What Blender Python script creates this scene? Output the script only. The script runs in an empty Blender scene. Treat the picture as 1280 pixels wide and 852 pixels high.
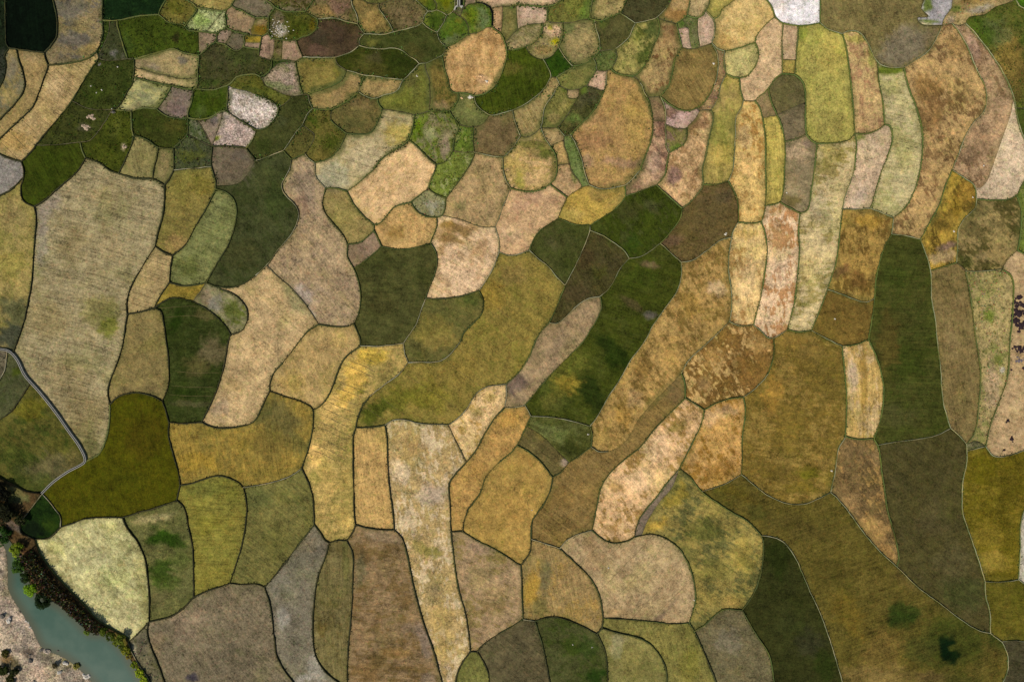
import bpy, bmesh, math, random
from math import radians, sin, cos, pi, hypot
from collections import defaultdict
from mathutils import Vector, noise
from mathutils.geometry import delaunay_2d_cdt

SC = bpy.context.scene
random.seed(7)
PX = 0.25                      # metres on the ground for one pixel of the photograph
PW, PH, MARGIN = 1280, 852, 40

# ------------------------------------------------------------------ camera, sky, sun, exposure
cam = bpy.data.cameras.new('camera')
cam_ob = bpy.data.objects.new('camera', cam)
SC.collection.objects.link(cam_ob)
cam.sensor_width = 36.0
cam.lens = 26.0
cam.clip_start, cam.clip_end = 1.0, 5000.0
CAM_H = PW * PX * cam.lens / 36.0
cam_ob.location = (0, 0, CAM_H)          # a drone looking straight down
cam_ob.rotation_euler = (0, 0, 0)
SC.camera = cam_ob

SUN_EL, SUN_FROM = radians(46), radians(228)     # the light comes from the lower left of the picture
world = bpy.data.worlds.new('World')
SC.world = world
world.use_nodes = True
wn = world.node_tree.nodes
sky = wn.new('ShaderNodeTexSky')
sky.sky_type = 'NISHITA'
sky.sun_disc = False
sky.sun_elevation = SUN_EL
sky.sun_rotation = radians(90) - SUN_FROM
sky.altitude = 300
wn['Background'].inputs['Strength'].default_value = 0.08
world.node_tree.links.new(sky.outputs['Color'], wn['Background'].inputs['Color'])
sun = bpy.data.lights.new('sun', 'SUN')
sun.energy = 4.4
sun.angle = radians(0.5)
sun.color = (1.0, 0.94, 0.86)
sun_ob = bpy.data.objects.new('sun', sun)
SC.collection.objects.link(sun_ob)
d = Vector((cos(SUN_FROM) * cos(SUN_EL), sin(SUN_FROM) * cos(SUN_EL), sin(SUN_EL)))
sun_ob.rotation_euler = d.to_track_quat('Z', 'Y').to_euler()
sun_ob.location = d * 200
SC.view_settings.view_transform = 'Standard'
SC.view_settings.look = 'None'
SC.view_settings.exposure = 0.45
SC.view_settings.gamma = 1.0
ALB = 0.66                     # albedo per unit of scene-linear colour read off the photograph

# ------------------------------------------------------------------ helpers
def s2l(c):
    return c / 12.92 if c <= 0.04045 else ((c + 0.055) / 1.055) ** 2.4

def hexa(h, k=None):
    k = ALB if k is None else k
    return tuple(s2l(int(h[i:i + 2], 16) / 255) * k for i in (0, 2, 4))

def wp(x, y, z=0.0):
    return ((x - PW / 2) * PX, (PH / 2 - y) * PX, z)

def smooth(t):
    t = 0.0 if t < 0 else 1.0 if t > 1 else t
    return t * t * (3 - 2 * t)

def mix3(a, b, t):
    return tuple(a[i] + (b[i] - a[i]) * t for i in range(3))

def link(name, me, mat=None, parent=None):
    o = bpy.data.objects.new(name, me)
    SC.collection.objects.link(o)
    if mat is not None:
        for m in (mat if isinstance(mat, (list, tuple)) else [mat]):
            me.materials.append(m)
    if parent is not None:
        o.parent = parent
    return o

def mesh(name, verts, faces, cols=None, shade_smooth=True):
    me = bpy.data.meshes.new(name)
    me.from_pydata(verts, [], faces)
    if shade_smooth:
        me.polygons.foreach_set('use_smooth', [True] * len(me.polygons))
    if cols:
        put_col(me, 'Col', cols)
    return me

def put_col(me, name, cols):
    a = me.attributes.new(name, 'FLOAT_COLOR', 'POINT')
    flat = []
    for c in cols:
        flat += (c[0], c[1], c[2], c[3] if len(c) > 3 else 1.0)
    a.data.foreach_set('color', flat)

def put_vec(me, name, vecs):
    a = me.attributes.new(name, 'FLOAT_VECTOR', 'POINT')
    flat = []
    for v in vecs:
        flat += v
    a.data.foreach_set('vector', flat)

def thing(o, label, cat, group=None):
    o['label'] = label
    o['category'] = cat
    o['kind'] = 'thing'
    if group:
        o['group'] = group
    return o

def empty(name, loc):
    o = bpy.data.objects.new(name, None)
    SC.collection.objects.link(o)
    o.location = loc
    return o

class Nodes:
    """short-hand for building a node tree"""
    def __init__(self, name):
        self.m = bpy.data.materials.new(name)
        self.m.use_nodes = True
        self.t = self.m.node_tree
        self.b = self.t.nodes['Principled BSDF']
        self.b.inputs['Roughness'].default_value = 0.95
        self.b.inputs['Specular IOR Level'].default_value = 0.03
    def n(self, kind, **kw):
        nd = self.t.nodes.new('ShaderNode' + kind)
        ins = kw.pop('i', {})
        for k, v in kw.items():
            setattr(nd, k, v)
        for k, v in ins.items():
            self.set(nd, k, v)
        return nd
    def set(self, nd, k, v):
        s = nd.inputs[k]
        if hasattr(v, 'is_output'):
            self.t.links.new(v, s)
        else:
            s.default_value = v
    def attr(self, name, out='Color'):
        return self.n('Attribute', attribute_name=name).outputs[out]
    def math(self, op, a, b=0.0, c=0.0, clamp=False):
        nd = self.n('Math', operation=op, use_clamp=clamp)
        for k, v in enumerate((a, b, c)):
            self.set(nd, k, v)
        return nd.outputs[0]
    def noise(self, vec, scale, detail=4, rough=0.55, dist=0.0):
        return self.n('TexNoise', i={'Vector': vec, 'Scale': scale, 'Detail': detail, 'Roughness': rough, 'Distortion': dist}).outputs['Fac']
    def ramp(self, v, a, b, c=0.0, d=1.0):
        return self.n('MapRange', interpolation_type='SMOOTHSTEP', i={'Value': v, 'From Min': a, 'From Max': b, 'To Min': c, 'To Max': d}).outputs['Result']
    def mix(self, f, a, b, mode='MIX'):
        nd = self.n('Mix', data_type='RGBA', blend_type=mode, clamp_factor=True)
        self.set(nd, 0, f); self.set(nd, 6, a); self.set(nd, 7, b)
        return nd.outputs[2]
    def scale(self, col, v):
        nd = self.n('VectorMath', operation='SCALE')
        self.set(nd, 0, col); self.set(nd, 'Scale', v)
        return nd.outputs[0]
    def pos(self):
        return self.n('NewGeometry').outputs['Position']

def field_material():
    N = Nodes('field_surface')
    P = N.pos()
    col, col2 = N.attr('Col'), N.attr('Col2')
    par = N.n('SeparateXYZ', i={0: N.attr('Par', 'Vector')})       # mottle, streak, tuft
    par2 = N.n('SeparateXYZ', i={0: N.attr('Par2', 'Vector')})     # speck, fringe, distance to the bank
    fuv = N.attr('Fuv', 'Vector')
    mott, streak, tuft = par.outputs
    speck, fringe, dist = par2.outputs
    # blotches of the second colour: broad drifts broken up by finer ones and by brush-like strokes
    big = N.noise(P, 0.10, 3, 0.6)
    fine = N.noise(P, 0.42, 6, 0.68, 0.3)
    def along(sx, sy, detail, dist=0.0):
        return N.noise(N.n('Mapping', vector_type='TEXTURE', i={'Vector': fuv, 'Scale': (sx, sy, 1.0)}).outputs[0], 1.0, detail, 0.6, dist)
    st1 = along(7.0, 0.8, 3)
    brush = along(4.5, 1.3, 5, 0.6)
    m0 = N.math('ADD', N.math('MULTIPLY', big, 0.42), N.math('MULTIPLY', fine, 0.42))
    m0 = N.math('ADD', m0, N.math('MULTIPLY', brush, 0.36))
    mask = N.math('MULTIPLY', N.ramp(m0, 0.60, 0.655), mott, clamp=True)
    c = N.mix(mask, col, col2)
    light = N.math('MULTIPLY', N.ramp(m0, 0.58, 0.52), N.math('MULTIPLY', mott, 0.75), clamp=True)
    c = N.mix(light, c, N.mix(1.0, c, (1.42, 1.38, 1.32, 1), 'MULTIPLY'))
    # rows: long thin streaks along the working direction, two widths
    st2 = along(16.0, 0.42, 2)
    s = N.math('ADD', N.math('MULTIPLY', N.math('SUBTRACT', st1, 0.5), 1.15), N.math('MULTIPLY', N.math('SUBTRACT', st2, 0.5), 1.5))
    s = N.math('MULTIPLY', s, streak)
    # grain: straw, clods and leaf tufts a pixel or two across, and worked patches a few metres across
    g1 = N.math('SUBTRACT', N.noise(P, 1.5, 3, 0.7), 0.5)
    g2 = N.math('SUBTRACT', N.noise(P, 3.6, 2, 0.6), 0.5)
    mid = N.math('SUBTRACT', N.noise(P, 0.27, 5, 0.66), 0.5)
    lum = N.math('ADD', N.math('MULTIPLY', g1, 1.55), N.math('MULTIPLY', g2, 1.9))
    lum = N.math('ADD', lum, N.math('MULTIPLY', mid, 1.75))
    lum = N.math('ADD', lum, s)
    drift = N.math('MULTIPLY', N.math('SUBTRACT', N.noise(P, 0.055, 4, 0.6), 0.5), 0.8)
    lum = N.math('ADD', lum, drift)
    c = N.scale(c, N.math('MAXIMUM', N.math('ADD', lum, 1.0), 0.22))
    # hue drift, so that no field is one hue
    hue = N.ramp(N.noise(P, 0.17, 4, 0.65), 0.35, 0.7)
    c = N.mix(N.math('MULTIPLY', hue, 0.3), c, N.mix(1.0, c, (1.08, 0.99, 0.86, 1), 'MULTIPLY'))
    gre = N.ramp(N.noise(P, 0.085, 5, 0.65, 0.4), 0.50, 0.68)
    c = N.mix(N.math('MULTIPLY', gre, 0.55), c, N.mix(1.0, c, (0.83, 0.95, 0.72, 1), 'MULTIPLY'))
    # flecks of other plants and soil: greener, pinker and paler bits a metre or two across
    f1 = N.noise(P, 0.95, 4, 0.7)
    f2 = N.noise(N.n('VectorMath', operation='ADD', i={0: P, 1: (31.0, 17.0, 5.0)}).outputs[0], 0.75, 4, 0.7)
    c = N.mix(N.ramp(f1, 0.52, 0.66, 0, 0.75), c, N.mix(1.0, c, (0.76, 0.92, 0.72, 1), 'MULTIPLY'))
    c = N.mix(N.ramp(f2, 0.52, 0.66, 0, 0.75), c, N.mix(1.0, c, (1.22, 1.04, 1.02, 1), 'MULTIPLY'))
    # dark tufts of weed and pale specks
    vt = N.n('TexVoronoi', i={'Vector': P, 'Scale': 0.85, 'Randomness': 1.0}).outputs['Distance']
    tm = N.ramp(N.math('ADD', vt, N.math('MULTIPLY', g1, 0.7)), 0.42, 0.12)
    tm = N.math('MULTIPLY', tm, N.math('MULTIPLY', tuft, N.ramp(fine, 0.42, 0.58)), clamp=True)
    c = N.mix(tm, c, N.mix(1.0, c, (0.38, 0.42, 0.30, 1), 'MULTIPLY'))
    vs = N.noise(P, 2.3, 3, 0.75)
    sm = N.math('MULTIPLY', N.ramp(vs, 0.47, 0.6), speck, clamp=True)
    c = N.mix(sm, c, N.scale(c, 1.75))
    sm2 = N.math('MULTIPLY', N.ramp(vs, 0.46, 0.34), speck, clamp=True)
    c = N.mix(sm2, c, N.scale(c, 0.42))
    # grass creeping in from the banks
    dn = N.math('ADD', dist, N.math('MULTIPLY', N.math('SUBTRACT', fine, 0.5), 3.0))
    dn = N.math('ADD', dn, N.math('MULTIPLY', N.math('SUBTRACT', N.noise(P, 0.07, 2, 0.5), 0.5), 5.0))
    fm = N.math('MULTIPLY', N.ramp(dn, 1.5, 0.0), fringe, clamp=True)
    lumi = N.n('RGBToBW', i={0: col}).outputs[0]
    fm = N.math('MULTIPLY', fm, N.ramp(lumi, 0.02, 0.09))
    gcol = N.mix(N.ramp(fine, 0.35, 0.65), (0.036, 0.046, 0.010, 1), (0.095, 0.098, 0.028, 1))
    c = N.mix(fm, c, gcol)
    N.set(N.b, 'Base Color', c)
    hgt = N.math('ADD', N.math('MULTIPLY', g1, 0.5), N.math('ADD', N.math('MULTIPLY', s, 0.5), N.math('MULTIPLY', g2, 0.5)))
    bp = N.n('Bump', i={'Strength': 0.55, 'Distance': 0.16, 'Height': hgt})
    N.set(N.b, 'Normal', bp.outputs[0])
    return N.m

def bank_material():
    N = Nodes('bank_grass_and_earth')
    P = N.pos()
    col = N.attr('Col')
    a = N.noise(P, 1.1, 4, 0.7)
    b = N.noise(P, 4.0, 2, 0.6)
    c = N.scale(col, N.math('ADD', N.math('MULTIPLY', N.math('ADD', a, b), 1.0), 0.05))
    c = N.mix(N.ramp(N.noise(P, 0.33, 4, 0.6), 0.45, 0.65, 0, 0.6), c, N.mix(1.0, c, (1.55, 1.2, 0.85, 1), 'MULTIPLY'))
    N.set(N.b, 'Base Color', c)
    N.set(N.b, 'Normal', N.n('Bump', i={'Strength': 0.7, 'Distance': 0.15, 'Height': b}).outputs[0])
    return N.m

def simple_material(name, hexs, var=0.5, scale=1.5, rough=0.95, k=None):
    N = Nodes(name)
    c0 = hexa(hexs, k)
    P = N.pos()
    a = N.noise(P, scale, 5, 0.7)
    b = N.noise(P, scale * 5, 3, 0.6)
    c = N.scale((*c0,), N.math('ADD', N.math('MULTIPLY', N.math('ADD', a, b), var), 1.0 - var))
    N.set(N.b, 'Base Color', c)
    N.b.inputs['Roughness'].default_value = rough
    N.set(N.b, 'Normal', N.n('Bump', i={'Strength': 0.6, 'Distance': 0.1, 'Height': b}).outputs[0])
    return N.m

def leaf_material(name):
    N = Nodes(name)
    col = N.attr('Col')
    a = N.noise(N.pos(), 1.2, 3, 0.6)
    N.set(N.b, 'Base Color', N.scale(col, N.math('ADD', a, 0.5)))
    N.b.inputs['Roughness'].default_value = 0.7
    return N.m

def ground_material():
    """country beyond the traced fields: a patchwork of plots on one sheet"""
    N = Nodes('open_country')
    P = N.pos()
    w = N.n('TexNoise', i={'Vector': P, 'Scale': 0.03, 'Detail': 2.0})
    pv = N.n('VectorMath', operation='MULTIPLY_ADD')
    N.set(pv, 0, w.outputs['Color']); N.set(pv, 1, (14, 14, 0)); N.set(pv, 2, P)
    vo = N.n('TexVoronoi', i={'Vector': pv.outputs[0], 'Scale': 0.055})
    rnd = N.n('SeparateXYZ', i={0: vo.outputs['Color']})
    cr = N.n('ValToRGB')
    st = [(0.0, '33401a'), (0.2, '6a642e'), (0.4, '8f7c48'), (0.6, 'a88c5c'), (0.8, '7a6a44'), (1.0, '4c4a24')]
    while len(cr.color_ramp.elements) < len(st):
        cr.color_ramp.elements.new(0.5)
    for e, (p, h) in zip(cr.color_ramp.elements, st):
        e.position = p; e.color = (*hexa(h), 1)
    N.set(cr, 0, rnd.outputs[0])
    ve = N.n('TexVoronoi', feature='DISTANCE_TO_EDGE', i={'Vector': pv.outputs[0], 'Scale': 0.055}).outputs['Distance']
    c = N.mix(N.ramp(ve, 0.05, 0.02), cr.outputs[0], (0.02, 0.022, 0.01, 1))
    a = N.noise(P, 1.2, 5, 0.7)
    c = N.scale(c, N.math('ADD', a, 0.5))
    N.set(N.b, 'Base Color', c)
    return N.m

MAT_FIELD = field_material()
MAT_BANK = bank_material()
MAT_LEAF = leaf_material('leaves')
MAT_FURROW = simple_material('furrow_soil', '6a5c3c', 0.6)
MAT_CONC = simple_material('weathered_concrete', 'aaa69a', 0.5, 1.5)
MAT_WOOD = simple_material('branch_wood', '5c4c38', 0.5)
MAT_PALE = simple_material('pale_straw_and_lime', 'cfc6b4', 0.45, 2.0)
MAT_STRAW = simple_material('straw_scraps', 'd8b080', 0.5, 2.0)
MAT_DUNG = simple_material('dark_dung', '34282a', 0.8, 2.0)
MAT_ASH = simple_material('dung_ash', '6c6264', 0.8, 2.0)
MAT_ROCK = simple_material('river_rock', 'b0a08c', 0.7, 1.0)
MAT_ROCKD = simple_material('grey_stone', '6c665c', 0.7, 1.0)
MAT_EARTH = simple_material('heaped_earth', 'b09a80', 0.6, 2.0)
MAT_MUD = simple_material('wet_mud', '14140f', 0.6, 1.0, 0.6)

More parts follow.
